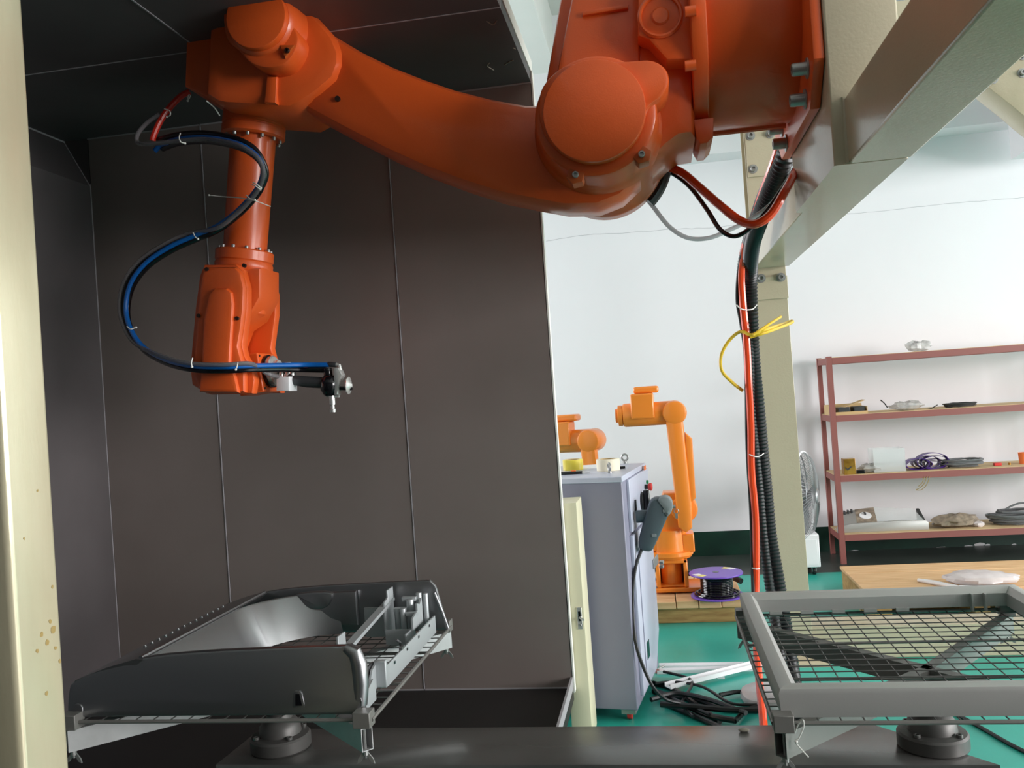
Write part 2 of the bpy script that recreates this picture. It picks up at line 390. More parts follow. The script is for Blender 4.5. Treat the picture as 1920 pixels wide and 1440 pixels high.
# second portal leg: cross beam and joint seen top right
c0 = P(1850, 150, Y=5.2)
MB().prism('Y', OUT(((1838, 152), (1870, 132), (1925, 92), (1960, 70), (1960, 250), (1925, 222), (1897, 198)), 5.25), 5.25, 5.45, .004).build('knee_brace', 'cream', gt)
for x, y in ((1862, 149), (1917, 137), (1917, 104)): bolt(P(x, y, Y=5.25), (0, -1, 0), .017, .02, gt)
q = P(1960, 160, Y=5.25)
hcol(q.x+.02, q.x+.2, 5.25, 5.45, .02, 3.8).build('column', 'cream', gt, bev=.002)
box((cx0, 5.39, 3.62), (q.x+.2, 5.57, 3.8)).build('cross_beam', 'cream', gt, bev=.003)

# ------------------------------------------------------------------ the large orange robot
RY = 3.23
rb = thing('industrial_robot', (.56, RY, 2.5), 'large orange six-axis robot arm bolted sideways to the cream gantry', 'robot')
B = lambda m, n, mt='orange', parent=None, **k: m.build(n, mt, rb if parent is None else parent, **k)
# mounting flange in the plane of the post
fl = [(2.79, 2.62), (2.91, 2.5), (3.54, 2.5), (3.66, 2.62), (3.66, 3.18), (3.54, 3.3), (2.91, 3.3), (2.79, 3.18)]
fo = B(MB().prism('X', fl, .548, .584, .008), 'mounting_flange')
for x, y in ((1514, 128), (1510, 186), (1466, 241), (1474, 268)): bolt(P(x, y, X=.547), (-1, 0, 0), .021, .045, fo)
# base housing around the horizontal first axis
B(MB().cyl((.245, RY, 2.9), (.55, RY, 2.9), .333, n=72, bev=.004), 'base_housing')
B(MB().tube([(.25, 3.33, 2.578), (.54, 3.33, 2.578)], .013, 8), 'base_rib')
rg = B(MB().cyl((.195, RY, 2.9), (.247, RY, 2.9), .362, n=72, bev=.005), 'base_ring')
B(MB().prism('Y', OUT(((1299, 230), (1337, 226), (1336, 262), (1325, 274), (1312, 276), (1304, 262)), 3.1), 3.06, 3.3, .006), 'stop_lug', parent=rg)
for x, y in ((1302, 122), (1302, 20)):
    p = P(x, y, Y=2.86); B(MB().cyl(p + Vector((-.03, 0, 0)), p + Vector((.005, 0, 0)), .017, n=12), 'screw', 'orange', parent=rg)
# carousel: shoulder casting with slab, motor block and hub
sh = B(MB().prism('Y', OUT(((1088, -90), (1200, -90), (1200, 175), (1030, 180), (1040, 150)), 3.0), 3.0, 3.3, .02), 'shoulder_slab')
B(MB().prism('Y', OUT(((1060, -90), (1140, -90), (1140, 190), (1014, 190), (1016, 165)), 3.05), 3.1, 3.42, .02), 'shoulder_web')
p = P(1178, 12, Y=2.998)
B(MB().prism('Y', OUT(((1092, 22), (1178, 8), (1178, 16), (1092, 30)), 2.99), 2.985, 3.01, .003), 'cover_lip')
mo = B(MB().prism('Y', OUT(((1196, -90), (1303, -90), (1303, 110), (1250, 112), (1232, 92), (1216, 74), (1196, 67)), 2.93), 2.93, 3.3, .012), 'motor_block')
c = P(1238, 30, Y=2.93)
B(MB().lathe((c.x, 2.932, c.z), (0, -1, 0), [(0, .076), (.006, .076), (.012, .07), (.012, .064), (-.02, .056), (-.02, .036), (.004, .03), (.008, .025)], 32, unit=True), 'motor_cap', 'orange', parent=mo)
# shoulder casting that joins ring and hub
sc_px = [(1200, 60), (1305, 60), (1305, 248), (1275, 253), (1252, 270), (1225, 300), (1190, 330), (1120, 330), (1080, 200), (1120, 120)]
B(MB().prism('Y', OUT(sc_px, 3.0), 3.02, 3.46, .05), 'shoulder_casting')
HC = P(1113, 206, Y=2.8); HC = Vector((HC.x, 0, HC.z))
hub = B(MB().lathe((HC.x, 2.86, HC.z), (0, 1, 0), [(0, .165), (.0, .188), (.006, .197), (.02, .202), (.13, .205), (.15, .212), (.165, .222), (.5, .222), (.515, .232), (.56, .232), (.575, .226), (.63, .226), (.64, .21)], 64, unit=True), 'shoulder_hub')
# teardrop cover: disk with an S-curved lobe
ct = sm([(1018, 160), (1060, 122), (1120, 116), (1180, 113), (1222, 112), (1248, 128), (1254, 155), (1240, 180), (1216, 200), (1206, 230), (1190, 262), (1150, 292), (1105, 302), (1055, 288), (1020, 250), (1010, 205)], 5, closed=True)
cv = B(MB().prism('Y', OUT([tuple(q) for q in [v[:2] for v in ct]], 2.83), 2.83, 2.99, .012), 'shoulder_cover')
dk = arc(HC.x, HC.z, .166, 0, 360, 48)[:-1]
B(MB().prism('Y', dk, 2.805, 2.85, .004), 'cover_disk', parent=cv)
for x, y in ((1186, 281), (1080, 337)):
    p = P(x, y, Y=2.9)
    q0 = (p.x-HC.x, p.z-HC.z); a = math.atan2(q0[1], q0[0])
    cc = Vector((HC.x+math.cos(a)*.203, 2.905, HC.z+math.sin(a)*.203))
    lug = B(MB().prism('Y', [(cc.x+.032*math.cos(a+t), cc.z+.032*math.sin(a+t)) for t in (-2.2, -1.1, 0, 1.1, 2.2)], 2.86, 2.93, .005), 'screw_pocket', 'recess_shade', parent=hub)
    bolt((cc.x, 2.86, cc.z), (0, -1, 0), .011, .012, hub, washer=False)
# black cable gland on the back of the hub
gl = P(1222, 320, Y=3.4)
B(MB().tube([(HC.x+.232*math.cos(math.radians(a)), 3.47, HC.z+.232*math.sin(math.radians(a))) for a in range(-48, 12, 5)], .03, 10), 'cable_gland', 'black')
# upper arm
top = [(600, 52), (628, 69), (680, 100), (737, 128), (795, 151), (854, 171), (920, 188), (988, 200), (1040, 200)]
bot = [(1100, 190), (1150, 200), (1198, 236), (1218, 290), (1200, 342), (1166, 374), (1120, 392), (1060, 393), (1010, 384), (940, 370), (865, 346), (796, 320), (726, 288), (650, 249), (569, 205)]
arm = B(MB().prism('Y', OUT(top+bot, 3.08), 3.03, 3.26, .05, k=.9), 'upper_arm')
p = P(634, 186, Y=3.03); B(MB().cyl((p.x, 3.036, p.z), (p.x, 3.02, p.z), .010, n=14), 'hole_shade', 'screw', parent=arm)  # dark stub painted in for the shade inside a small hole
# elbow
eb = [(402, -90), (545, -90), (565, 0), (600, 38), (628, 70), (640, 100), (640, 122), (630, 150), (600, 176), (570, 196), (548, 208), (426, 200), (412, 197), (388, 182), (392, 100)]
el = B(MB().prism('Y', OUT(eb, 3.02), 2.99, 3.34, .045), 'elbow_housing')
B(MB().prism('Y', OUT(((362, -90), (410, -90), (410, 196), (388, 184), (353, 166)), 3.1), 3.07, 3.44, .012), 'elbow_motor_box')
E2 = P(481, 33, Y=2.86)
B(MB().lathe((E2.x, 2.88, E2.z), (0, 1, 0), [(0, .108), (0, .112), (.01, .122), (.06, .132), (.2, .145), (.21, .14)], 48, unit=True), 'elbow_hub')
ec = sm([(419, 30), (432, -10), (470, -32), (520, -22), (545, 10), (546, 40), (560, 70), (552, 100), (532, 122), (500, 128), (470, 118), (446, 92), (426, 74)], 5, closed=True)
ecv = B(MB().prism('Y', OUT([tuple(v[:2]) for v in ec], 2.9), 2.895, 3.02, .012), 'elbow_cover')
B(MB().prism('Y', arc(E2.x, E2.z, .111, 0, 360, 40)[:-1], 2.85, 2.9, .004), 'cover_disk', parent=ecv)
p = P(541, 94, Y=2.895)
B(MB().prism('Y', [(p.x-.03, p.z+.02), (p.x-.012, p.z-.03), (p.x+.028, p.z+.012)], 2.885, 2.905, .004), 'screw_pocket', 'recess_shade', parent=ecv)
bolt((p.x, 2.886, p.z-.006), (0, -1, 0), .009, .01, ecv, washer=False, m='screw')
B(MB().prism('Y', OUT(((503, 145), (522, 145), (520, 196), (498, 194)), 2.99), 2.975, 3.01, .008), 'elbow_rib')
# forearm: two-step flange ring, tube, wrist ring
A0 = P(478, 216, Y=RY); A1 = P(458, 492, Y=RY); ad = (A1-A0).normalized(); al = (A1-A0).length
pa = lambda t: A0 + ad*t
r1 = B(MB().lathe(A0, ad, [(-.04, .12), (.0, .12), (.045, .122), (.047, .118), (.053, .118), (.055, .122), (.085, .122), (.092, .112)], 48, unit=True), 'forearm_flange')
ua = ad.orthogonal().normalized(); ub = ad.cross(ua)
for k in range(12):
    a = 2*math.pi*k/12
    bolt(pa(.092) + (ua*math.cos(a)+ub*math.sin(a))*.104, ad, .007, .012, r1, washer=False)
B(MB().lathe(A0, ad, [(.05, .088), (al, .083)], 48, unit=True), 'forearm_tube')
r2 = B(MB().lathe(A0, ad, [(al-.045, .107), (al-.04, .112), (al-.005, .112), (al, .108), (al+.01, .112), (al+.03, .112), (al+.04, .105)], 48, unit=True), 'wrist_flange')
for k in range(12):
    a = 2*math.pi*(k+.5)/12
    bolt(pa(al-.045) + (ua*math.cos(a)+ub*math.sin(a))*.098, -ad, .007, .011, r2, washer=False)
# wrist: two cheeks with covers, a cone between, output box
wr = B(MB().prism('Y', OUT(((392, 505), (500, 505), (500, 560), (478, 600), (452, 618), (440, 650), (445, 738), (398, 738), (372, 722), (368, 690), (378, 580), (386, 520)), 3.2), 3.14, 3.33, .02), 'wrist_housing')
B(MB().lathe(A0, ad, [(al+.03, .105), (al+.2, .098), (al+.24, .06)], 36, unit=True), 'wrist_cone')
ck = [(386, 497), (446, 497), (458, 508), (466, 540), (466, 580), (461, 618), (457, 648), (462, 668), (474, 690), (480, 712), (476, 738), (398, 740), (374, 726), (364, 705), (366, 660), (373, 582), (376, 545)]
for (y0, y1, nm) in ((3.085, 3.135, 'wrist_cheek'), (3.335, 3.385, 'wrist_cheek')):
    B(MB().prism('Y', OUT(ck, 3.1), y0, y1, .008), nm)
cvp = [(385, 501), (444, 501), (455, 512), (461, 540), (460, 580), (455, 620), (450, 650), (455, 670), (462, 690), (462, 736), (398, 739), (374, 725), (365, 705), (367, 660), (374, 582), (377, 545)]
wc = B(MB().prism('Y', OUT(cvp, 3.06), 3.04, 3.086, .018), 'wrist_cover')
bul = [(372, 735), (376, 690), (380, 600), (390, 552), (402, 540), (424, 540), (433, 548), (436, 570), (432, 640), (430, 680), (440, 706), (447, 737)]
B(MB().prism('Y', OUT(bul, 3.02), 3.018, 3.05, .014), 'cover_bulge', parent=wc)
for x, y in ((388, 505), (458, 498), (373, 592), (445, 597), (398, 729)):
    p = P(x, y, Y=3.04); B(MB().cyl((p.x, 3.046, p.z), (p.x, 3.034, p.z), .0075, n=10), 'cover_screw', 'screw', parent=wc)
ob = P(503, 697, Y=3.23)
wx = ob.x
R6 = Matrix.Rotation(math.radians(-6), 3, 'Y')
oc = Vector((wx, 3.235, ob.z))
wbx = B(MB().box(oc+Vector((-.1, -.075, -.08)), oc+Vector((.0, .075, .075)), R6, oc), 'wrist_output_box', bev=.005)
for dy, dz in ((-.062, .062), (.062, .062), (-.062, -.066), (.062, -.066)):
    p = oc + R6 @ Vector((0, dy, dz)); B(MB().cyl(p, p + R6 @ Vector((.003, 0, 0)), .005, n=8), 'plate_screw', 'screw', parent=wbx)
fx = R6 @ Vector((1, 0, 0))
B(MB().lathe(oc, fx, [(0, .06), (.028, .06), (.032, .055), (.032, .04), (.05, .038)], 32, unit=True), 'tool_flange', 'chrome')
B(MB().lathe(oc+Vector((0, 0, -.0)), fx, [(0, .066), (.012, .066), (.013, .06)], 32, unit=True), 'flange_seal', 'gloss_black')

# ------------------------------------------------------------------ spray gun on the wrist flange
GY = 3.2
g0 = oc + fx*.05
sg = thing('spray_gun', tuple(g0), 'black and silver paint spray gun on the orange robot wrist', 'spray gun')
G = lambda m, n, mt, parent=None, **k: m.build(n, mt, sg if parent is None else parent, **k)
gp = lambda x, y, Y=GY: P(x, y, Y=Y)
G(MB().tube([g0-fx*.008, g0+fx*.05, gp(545, 712), gp(575, 716), gp(612, 718)], .022, 14), 'adapter_arm', 'darkgrey')
G(MB().tube([gp(520, 693), gp(560, 692), gp(612, 691)], .009, 10), 'guide_rod', 'gloss_black')
vb = G(MB().prism('Y', OUT(((524, 706), (548, 706), (548, 733), (524, 733)), GY-.02), GY-.05, GY+.03, .004), 'valve_block', 'white')
for x0, x1, y0, y1 in ((524, 532, 698, 708), (543, 552, 696, 708)):
    G(MB().cyl(gp((x0+x1)/2, y1+2), gp((x0+x1)/2, y0), .010, n=12, bev=.002), 'valve_fitting', 'chrome', parent=vb)
G(MB().cyl(gp(540, 679), gp(541, 706), .013, n=14, bev=.003), 'clamp_screw', 'chrome')
a, b = gp(618, 704), gp(619, 742)
G(MB().lathe(a, b-a, [(0, .02), (.1, .03), (.35, .037), (.7, .036), (.92, .026), (1, .02)], 28), 'gun_body', 'gloss_black')
a, b = gp(614, 690), gp(616, 706)
G(MB().cyl(a, b, .017, n=16, bev=.003), 'gun_neck', 'gloss_black')
G(MB().prism('Y', OUT(((629, 690), (638, 690), (645, 704), (640, 712), (636, 740), (630, 740)), GY), GY-.022, GY+.022, .004), 'gun_head', 'chrome')
a = gp(616, 688); 
G(MB().cyl(gp(615, 683), gp(631, 684), .010, n=14, bev=.002), 'hose_fitting', 'darkgrey')
G(MB().tube([gp(628, 683), gp(636, 685), gp(638, 694)], .008, 10), 'elbow_fitting', 'chrome')
G(MB().cyl(gp(612, 741), gp(636, 742), .007, n=12), 'trigger_plate', 'chrome')
a, b = gp(622, 741), gp(624, 773)
G(MB().lathe(a, b-a, [(0, .012), (.55, .012), (.6, .009), (.78, .009), (.82, .013), (1, .012)], 18), 'spray_nozzle', 'chrome')
G(MB().cyl(gp(632, 728), gp(660, 728), .008, n=12), 'needle_rod', 'gloss_black')
kn = G(MB().lathe(gp(650, 723), gp(657, 723)-gp(650, 723), [(0, .02), (.3, .032), (.6, .034), (.8, .022), (1.5, .006)], 24), 'adjusting_knob', 'chrome')

# ------------------------------------------------------------------ dress pack of tied hoses on the left
def path(px, k=8): return sm([P(x, y, Y=Y) for x, y, Y in px], k)
hb_ = P(300, 262, Y=3.1)
hs = thing('hose_bundle', tuple(hb_), 'bundle of blue, black and clear hoses tied along the robot forearm', 'hose bundle')
main = [(302, 272, 3.14), (330, 262, 3.1), (370, 258, 3.06), (410, 261, 3.02), (452, 272, 2.98), (482, 293, 2.98), (493, 318, 3.0), (487, 345, 3.02), (470, 370, 3.04), (440, 400, 3.06), (405, 425, 3.08), (365, 442, 3.1), (320, 462, 3.1), (275, 492, 3.1), (246, 530, 3.1), (236, 575, 3.1), (244, 615, 3.08), (268, 650, 3.06), (310, 674, 3.0), (360, 686, 2.97), (420, 688, 2.97), (470, 686, 3.02)]
def off(pts, dx, dy, dY=0): return [(x+dx, y+dy, Y+dY) for x, y, Y in pts]
H = lambda m, n, mt, **k: m.build(n, mt, hs, **k)
H(MB().tube(path(main + [(520, 685, 3.1), (570, 684, 3.18), (617, 684, 3.2)]), .0095, 10), 'blue_hose', 'blue')
H(MB().tube(path(off(main, 3, 7, .01) + [(520, 692, 3.12), (570, 693, 3.2), (612, 694, 3.2)]), .011, 10), 'black_hose', 'gloss_black')
blk2 = off(main[:17], -4, -4, .015)
H(MB().tube(path([(296, 262, 3.16)] + off(main[1:6], 0, -9, .02) + off(main[6:12], 6, 2, .02) + off(main[12:], -5, -3, .02)[:10]), .010, 10), 'black_hose', 'black')
clr = [(299, 214, 3.14), (276, 230, 3.14), (259, 250, 3.13), (257, 266, 3.12), (272, 270, 3.1), (310, 267, 3.08)] + off(main[2:11], 1, 3, -.015) + off(main[11:18], -12, -4, .01)[:7] + off(main[18:], 0, -4, -.01) + [(500, 700, 3.1), (524, 707, 3.16)]
H(MB().tube(path(clr), .0085, 10), 'clear_hose', 'clear_dim')
H(MB().tube(path([(356, 172, 3.2), (340, 180, 3.19), (318, 202, 3.17), (300, 228, 3.15), (288, 255, 3.14), (286, 264, 3.14)]), [.012]*41, 10), 'red_hose', 'red_hose')
H(MB().tube(path([(290, 283, 3.14), (302, 272, 3.14), (318, 268, 3.12)]), .010, 10), 'blue_hose_end', 'blue')
def tie(px, r, nm='cable_tie', parent=None, R=.0022, tail=None, bd=H):
    pts = path(px, 6); m = MB().tube(pts, R, 6)
    p = pts[-1]; m.sphere(p, R*2.2, 8)
    return bd(m, nm, 'tie')
for px in ([(352, 186, 3.12), (354, 178, 3.11), (357, 180, 3.11), (352, 189, 3.11)], [(308, 204, 3.12), (318, 208, 3.11), (319, 216, 3.11), (313, 219, 3.12)],
           [(338, 250, 3.02), (336, 258, 3.0), (339, 266, 3.0), (347, 269, 3.03)], [(474, 342, 2.96), (482, 346, 2.95), (489, 352, 2.97)], [(473, 346, 2.96), (481, 350, 2.95), (488, 355, 2.97)],
           [(462, 366, 2.98), (468, 372, 2.96), (478, 375, 2.95)], [(362, 436, 3.04), (366, 444, 3.03), (371, 448, 3.03)], [(238, 612, 3.03), (245, 617, 3.02), (255, 614, 3.03)],
           [(361, 671, 2.94), (359, 680, 2.93), (360, 688, 2.93)], [(446, 680, 2.94), (444, 689, 2.93), (442, 693, 2.93)]):
    tie(px, 0)
tie([(392, 366, 3.06), (420, 369, 3.05), (450, 371, 3.0), (477, 376, 2.96), (507, 387, 3.1)][::-1], 0, R=.0018)
H(MB().tube(path([(387, 189, 3.02), (402, 202, 3.05), (412, 217, 3.08)]), .0025, 6), 'cable_tie', 'tie')

# ------------------------------------------------------------------ hoses on the right
def hose(name, px, r, mt, label, cat='hose', group=None, n=10):
    return tag(MB().tube(path(px), r, n).build(name, mt), label, cat, group)
hose('air_hose', [(1224, 312, 3.5), (1250, 312, 3.45), (1280, 325, 3.4), (1310, 350, 3.38), (1350, 385, 3.36), (1385, 412, 3.34), (1415, 420, 3.3), (1445, 402, 3.28), (1470, 362, 3.3), (1492, 322, 3.5)], .0165, 'orange_hose', 'orange hose hanging in a sag between robot shoulder and mounting post')
hose('power_cord', [(1240, 318, 3.52), (1266, 328, 3.5), (1295, 352, 3.48), (1325, 392, 3.46), (1350, 430, 3.44), (1378, 443, 3.42), (1410, 425, 3.4), (1440, 392, 3.4), (1470, 348, 3.45), (1490, 316, 3.55)], .009, 'gloss_black', 'thin black cord sagging beside the orange hose under the robot', 'cord')
hose('air_hose', [(1203, 360, 3.5), (1225, 388, 3.5), (1255, 425, 3.5), (1290, 446, 3.5), (1330, 446, 3.5), (1370, 430, 3.5), (1400, 415, 3.5), (1440, 388, 3.5), (1480, 345, 3.55)], .009, 'clear', 'clear tube hanging lowest in a sag under the robot shoulder')
# corrugated conduits down the column
def conduit(px, r, label):
    pts = path(px, 10); m = MB(); pp = []; rr = []
    # resample at even spacing with ribs
    d = 0; dist = [0]
    for a, b in zip(pts, pts[1:]): d += (b-a).length; dist.append(d)
    step = .0095; n = int(d/step); j = 0
    for i in range(n+1):
        s_ = i*step
        while j < len(dist)-2 and dist[j+1] < s_: j += 1
        t = (s_-dist[j])/max(dist[j+1]-dist[j], 1e-6); pp.append(pts[j].lerp(pts[j+1], min(t, 1))); rr.append(r*(1 if i % 2 else .86))
    return tag(m.tube(pp, rr, 14).build('corrugated_conduit', 'black'), label, 'conduit')
conduit([(1484, 258, 3.68), (1468, 306, 3.72), (1450, 350, 3.85), (1426, 410, 4.05), (1410, 460, 4.35), (1406, 520, 4.6), (1408, 600, 4.65), (1412, 680, 4.7), (1420, 760, 4.7), (1428, 850, 4.75), (1436, 930, 4.8), (1444, 1010, 4.8), (1458, 1090, 4.75), (1474, 1190, 4.7), (1488, 1280, 4.5), (1492, 1330, 4.2), (1485, 1345, 3.9)], .040, 'thick black corrugated conduit running down the cream column, right of its thinner twin')
conduit([(1474, 258, 3.8), (1460, 306, 3.85), (1440, 352, 4.0), (1416, 412, 4.2), (1399, 462, 4.45), (1390, 520, 4.6), (1394, 590, 4.62), (1404, 640, 4.66), (1408, 760, 4.68), (1416, 850, 4.7), (1424, 930, 4.72), (1430, 1000, 4.72), (1440, 1080, 4.7), (1456, 1180, 4.6), (1472, 1280, 4.4), (1476, 1335, 4.1)], .026, 'thinner black corrugated conduit down the cream column between orange hose and thick conduit')
hose('air_hose', [(1466, 258, 3.9), (1448, 312, 3.98), (1428, 366, 4.12), (1407, 430, 4.34), (1394, 472, 4.46), (1390, 520, 4.52), (1394, 580, 4.55), (1400, 640, 4.57), (1404, 720, 4.58), (1408, 800, 4.6), (1409, 880, 4.62), (1416, 960, 4.62), (1418, 1040, 4.6), (1417, 1120, 4.55), (1418, 1200, 4.4), (1423, 1270, 4.2), (1430, 1340, 3.95), (1434, 1400, 3.8)], .0185, 'orange_hose', 'long orange hose running down the cream column to the floor')
hose('signal_cord', [(1462, 258, 3.95), (1442, 318, 4.03), (1420, 372, 4.16), (1399, 440, 4.38), (1386, 500, 4.5), (1382, 560, 4.55), (1390, 610, 4.58), (1398, 680, 4.6), (1401, 840, 4.62), (1408, 960, 4.64), (1410, 1050, 4.6), (1412, 1110, 4.55)], .009, 'black', 'thin black cord tied along the left of the orange hose on the column', 'cord')
for px, lb in (([(1381, 572, 4.5), (1392, 580, 4.48), (1410, 580, 4.55), (1419, 572, 4.6)], 'thin white tie round the conduits above the yellow tube'),
               ([(1405, 852, 4.56), (1415, 856, 4.54), (1425, 855, 4.6), (1432, 850, 4.66)], 'white tie round orange hose and conduits low on the column'),
               ([(1410, 1065, 4.5), (1418, 1067, 4.48), (1424, 1066, 4.55)], 'white tie round the orange hose near the purple spool')):
    tag(MB().tube(path(px), .003, 6).build('cable_tie', 'tie'), lb, 'cable tie')
hose('yellow_tube', [(1406, 632, 4.55), (1440, 622, 4.58), (1482, 606, 4.9), (1484, 602, 4.98), (1470, 607, 4.9), (1440, 616, 4.55), (1425, 622, 4.5), (1408, 628, 4.5), (1388, 622, 4.55), (1366, 640, 4.55), (1352, 668, 4.55), (1354, 696, 4.55), (1374, 718, 4.58), (1392, 732, 4.62)], .0085, 'yellow', 'yellow plastic tube looped round the hoses on the cream column', 'tube')
hose('yellow_tube', [(1412, 628, 4.46), (1430, 616, 4.48), (1448, 604, 4.55), (1464, 594, 4.7)], .007, 'yellow', 'short stub of amber yellow tube sticking up from the tied knot', 'tube')

# ------------------------------------------------------------------ turntable beam with two wire trays
tb = thing('turntable_beam', (-.27, 2.53, GZ), 'long grey steel turntable beam carrying both wire trays', 'turntable')
ZB = .62
bm_out = [(-1.36, 2.395), (.80, 2.40), (.555, 2.675), (-1.35, 2.665)]
MB().prism('Z', bm_out, ZB-.012, ZB, .002).build('top_plate', 'beam', tb)
MB().prism('Z', [(-1.34, 2.41), (.77, 2.415), (.545, 2.655), (-1.33, 2.65)], ZB-.1, ZB-.012).build('box_section', 'beam', tb)
MB().lathe((-.27, 2.53, GZ), (0, 0, 1), [(0, .28), (.03, .28), (.032, .12), (ZB-.12, .1), (ZB-.1, .16)], 32, unit=True).build('pedestal', 'beam', tb)
TZ = .85
def tray(X0, X1, Y0, Y1, cx, cy, shaft, label, first, armmat):
    t = thing('wire_tray', (cx, cy, ZB), label, 'tray', 'wire trays on the turntable')
    T = lambda m, n, mt='tray', parent=None, **k: m.build(n, mt, t if parent is None else parent, **k)
    base = T(MB().lathe((cx, cy, ZB), (0, 0, 1), [(0, .088), (.004, .091), (.036, .091), (.042, .086), (.046, .064), (.07, .061), (.086, .05), (.092, .04), (.106, .038), (.11, .03)], 40, unit=True), 'bearing_base', 'wire')
    for k in range(4):
        a = math.radians(45+90*k); bolt((cx+.075*math.cos(a), cy+.075*math.sin(a), ZB+.044), (0, 0, 1), .009, .008, base, washer=False, m='beam')
    T(MB().cyl((cx, cy, ZB+.1), (cx, cy, TZ-.075), .026, n=24), 'shaft', shaft)
    T(MB().cyl((cx, cy, TZ-.085), (cx, cy, TZ-.076), .075, n=24), 'hub_plate', 'tray')
    # diagonal rectangular tubes
    for sx_, sy_ in ((-1, -1), (1, -1), (-1, 1), (1, 1)):
        a = Vector((cx, cy, 0)); b = Vector((X0+.02 if sx_ < 0 else X1-.02, Y0-.0 if sy_ < 0 else Y1, 0))
        d = (b-a); L = d.length; d.normalize(); n_ = Vector((-d.y, d.x, 0)); h0, h1 = TZ-.075, TZ-.017; w_ = .016; th = .002
        m = MB(); s0 = a + d*.0; s1 = a + d*(L+.012)
        def ring(p, w1, z0, z1): return [p+n_*w1+Vector((0, 0, z0)), p-n_*w1+Vector((0, 0, z0)), p-n_*w1+Vector((0, 0, z1)), p+n_*w1+Vector((0, 0, z1))]
        m.loops([ring(s1-d*.06, w_-th, h0+th, h1-th), ring(s1, w_-th, h0+th, h1-th), ring(s1, w_, h0, h1), ring(s0, w_, h0, h1)])
        T(m, 'cross_arm', armmat)
        e = s1 - d*.014
        bk = T(MB().box((e.x-.023, e.y-.02, h1), (e.x+.023, e.y+.024, h1+.040)), 'corner_clamp', 'tray', bev=.002)
        T(MB().cyl((e.x, e.y, h1-.005), (e.x, e.y, h0-.022), .004, n=8), 'clamp_bolt', 'steel', parent=bk)
        wn = MB().cyl((e.x, e.y, h0-.001), (e.x, e.y, h0-.014), .0075, n=10)
        for s_ in (-1, 1):
            wn.prism('Y', [(e.x+s_*.004, h0-.004), (e.x+s_*.02, h0-.024), (e.x+s_*.023, h0-.036), (e.x+s_*.014, h0-.032), (e.x+s_*.004, h0-.015)], e.y-.002, e.y+.002)
        T(wn, 'wing_nut', 'steel', parent=bk)
    # rim rods and wires
    for a, b in (((X0, Y0), (X1, Y0)), ((X1, Y0), (X1, Y1)), ((X1, Y1), (X0, Y1)), ((X0, Y1), (X0, Y0))):
        T(MB().tube([(a[0], a[1], TZ), (b[0], b[1], TZ)], .0055, 8), 'rim_rod', 'tray')
    for y in (Y0+(Y1-Y0)/3, Y0+2*(Y1-Y0)/3): T(MB().tube([(X0, y, TZ-.006), (X1, y, TZ-.006)], .0045, 8), 'support_rod', 'tray')
    n1 = round((X1-X0)/.05); n2 = round((Y1-Y0)/.05)
    wm = None
    for i in range(1, n1):
        x = X0+(X1-X0)*i/n1
        if wm is None:
            wm = T(MB().tube([(x, Y0, TZ), (x, Y1, TZ)], .0019, 5), 'wire', 'wire'); x0w = x
        else:
            c_ = wm.copy(); COL.objects.link(c_); c_.location.x = x-x0w
    wm = None
    for i in range(1, n2):
        y = Y0+(Y1-Y0)*i/n2
        if wm is None:
            wm = T(MB().tube([(X0, y, TZ+.003), (X1, y, TZ+.003)], .0019, 5), 'wire', 'wire'); y0w = y
        else:
            c_ = wm.copy(); COL.objects.link(c_); c_.location.y = y-y0w
    return t
trL = tray(-1.64, -.772, 2.125, 2.995, -1.21, 2.52, 'chrome', 'wire mesh tray on the left end of the beam, under the silver housing', True, 'arm_tube')
trR = tray(.214, 1.085, 2.085, 3.035, .675, 2.52, 'beam', 'wire mesh tray on the right end of the beam, under the rectangular frame', False, 'tray')
wt = MB().tube(path([(1490, 1375, 2.09), (1496, 1360, 2.08), (1505, 1350, 2.07), (1507, 1362, 2.07), (1498, 1384, 2.07), (1492, 1392, 2.07), (1516, 1420, 2.06)]), .0016, 6)
wt.sphere(P(1493, 1391, Y=2.07), .004, 8)
tag(wt.build('cable_tie', 'tie'), 'white cable tie hanging at the near corner of the right tray', 'cable tie')

# ------------------------------------------------------------------ silver housing on the left tray
ZT = TZ+.006
sh_ = thing('silver_housing', (-1.2, 2.55, ZT), 'silver-painted plastic appliance housing lying open on the left wire tray', 'housing')
S = lambda m, n, mt='silver', parent=None, **k: m.build(n, mt, sh_ if parent is None else parent, **k)
def prof(n=8):
    return sm([(-1.645, ZT+.005), (-1.642, ZT+.07), (-1.628, ZT+.092), (-1.56, ZT+.118), (-1.42, ZT+.152), (-1.25, ZT+.165), (-1.0, ZT+.171), (-.835, ZT+.172)], 5)
pr = [tuple(v[:2]) for v in prof()]
pl = pr + arc(-.835, ZT+.142, .03, 90, 0, 5) + [(-.80, ZT+.08), (-.803, ZT+.02)] + arc(-.833, ZT+.03, .03, 0, -90, 4) + [(-1.63, ZT)]
nm_ = MB().prism('Y', pl, 2.140, 2.164, .008)
for v in nm_.v: v.y += (v.z-ZT)*.15
np_ = S(nm_, 'near_side_wall')
S(MB().tube([(-.815, 2.165, ZT+.02), (-.808, 2.165, ZT+.075), (-.81, 2.166, ZT+.125), (-.82, 2.168, ZT+.152), (-.845, 2.17, ZT+.166)], [.02, .021, .021, .019, .012], 14), 'rounded_corner')
fp = pr + [(-.82, ZT+.172), (-.80, ZT+.150), (-.765, ZT+.0), (-1.63, ZT)]
S(MB().prism('Y', fp, 2.93, 2.95, .006), 'far_side_wall')
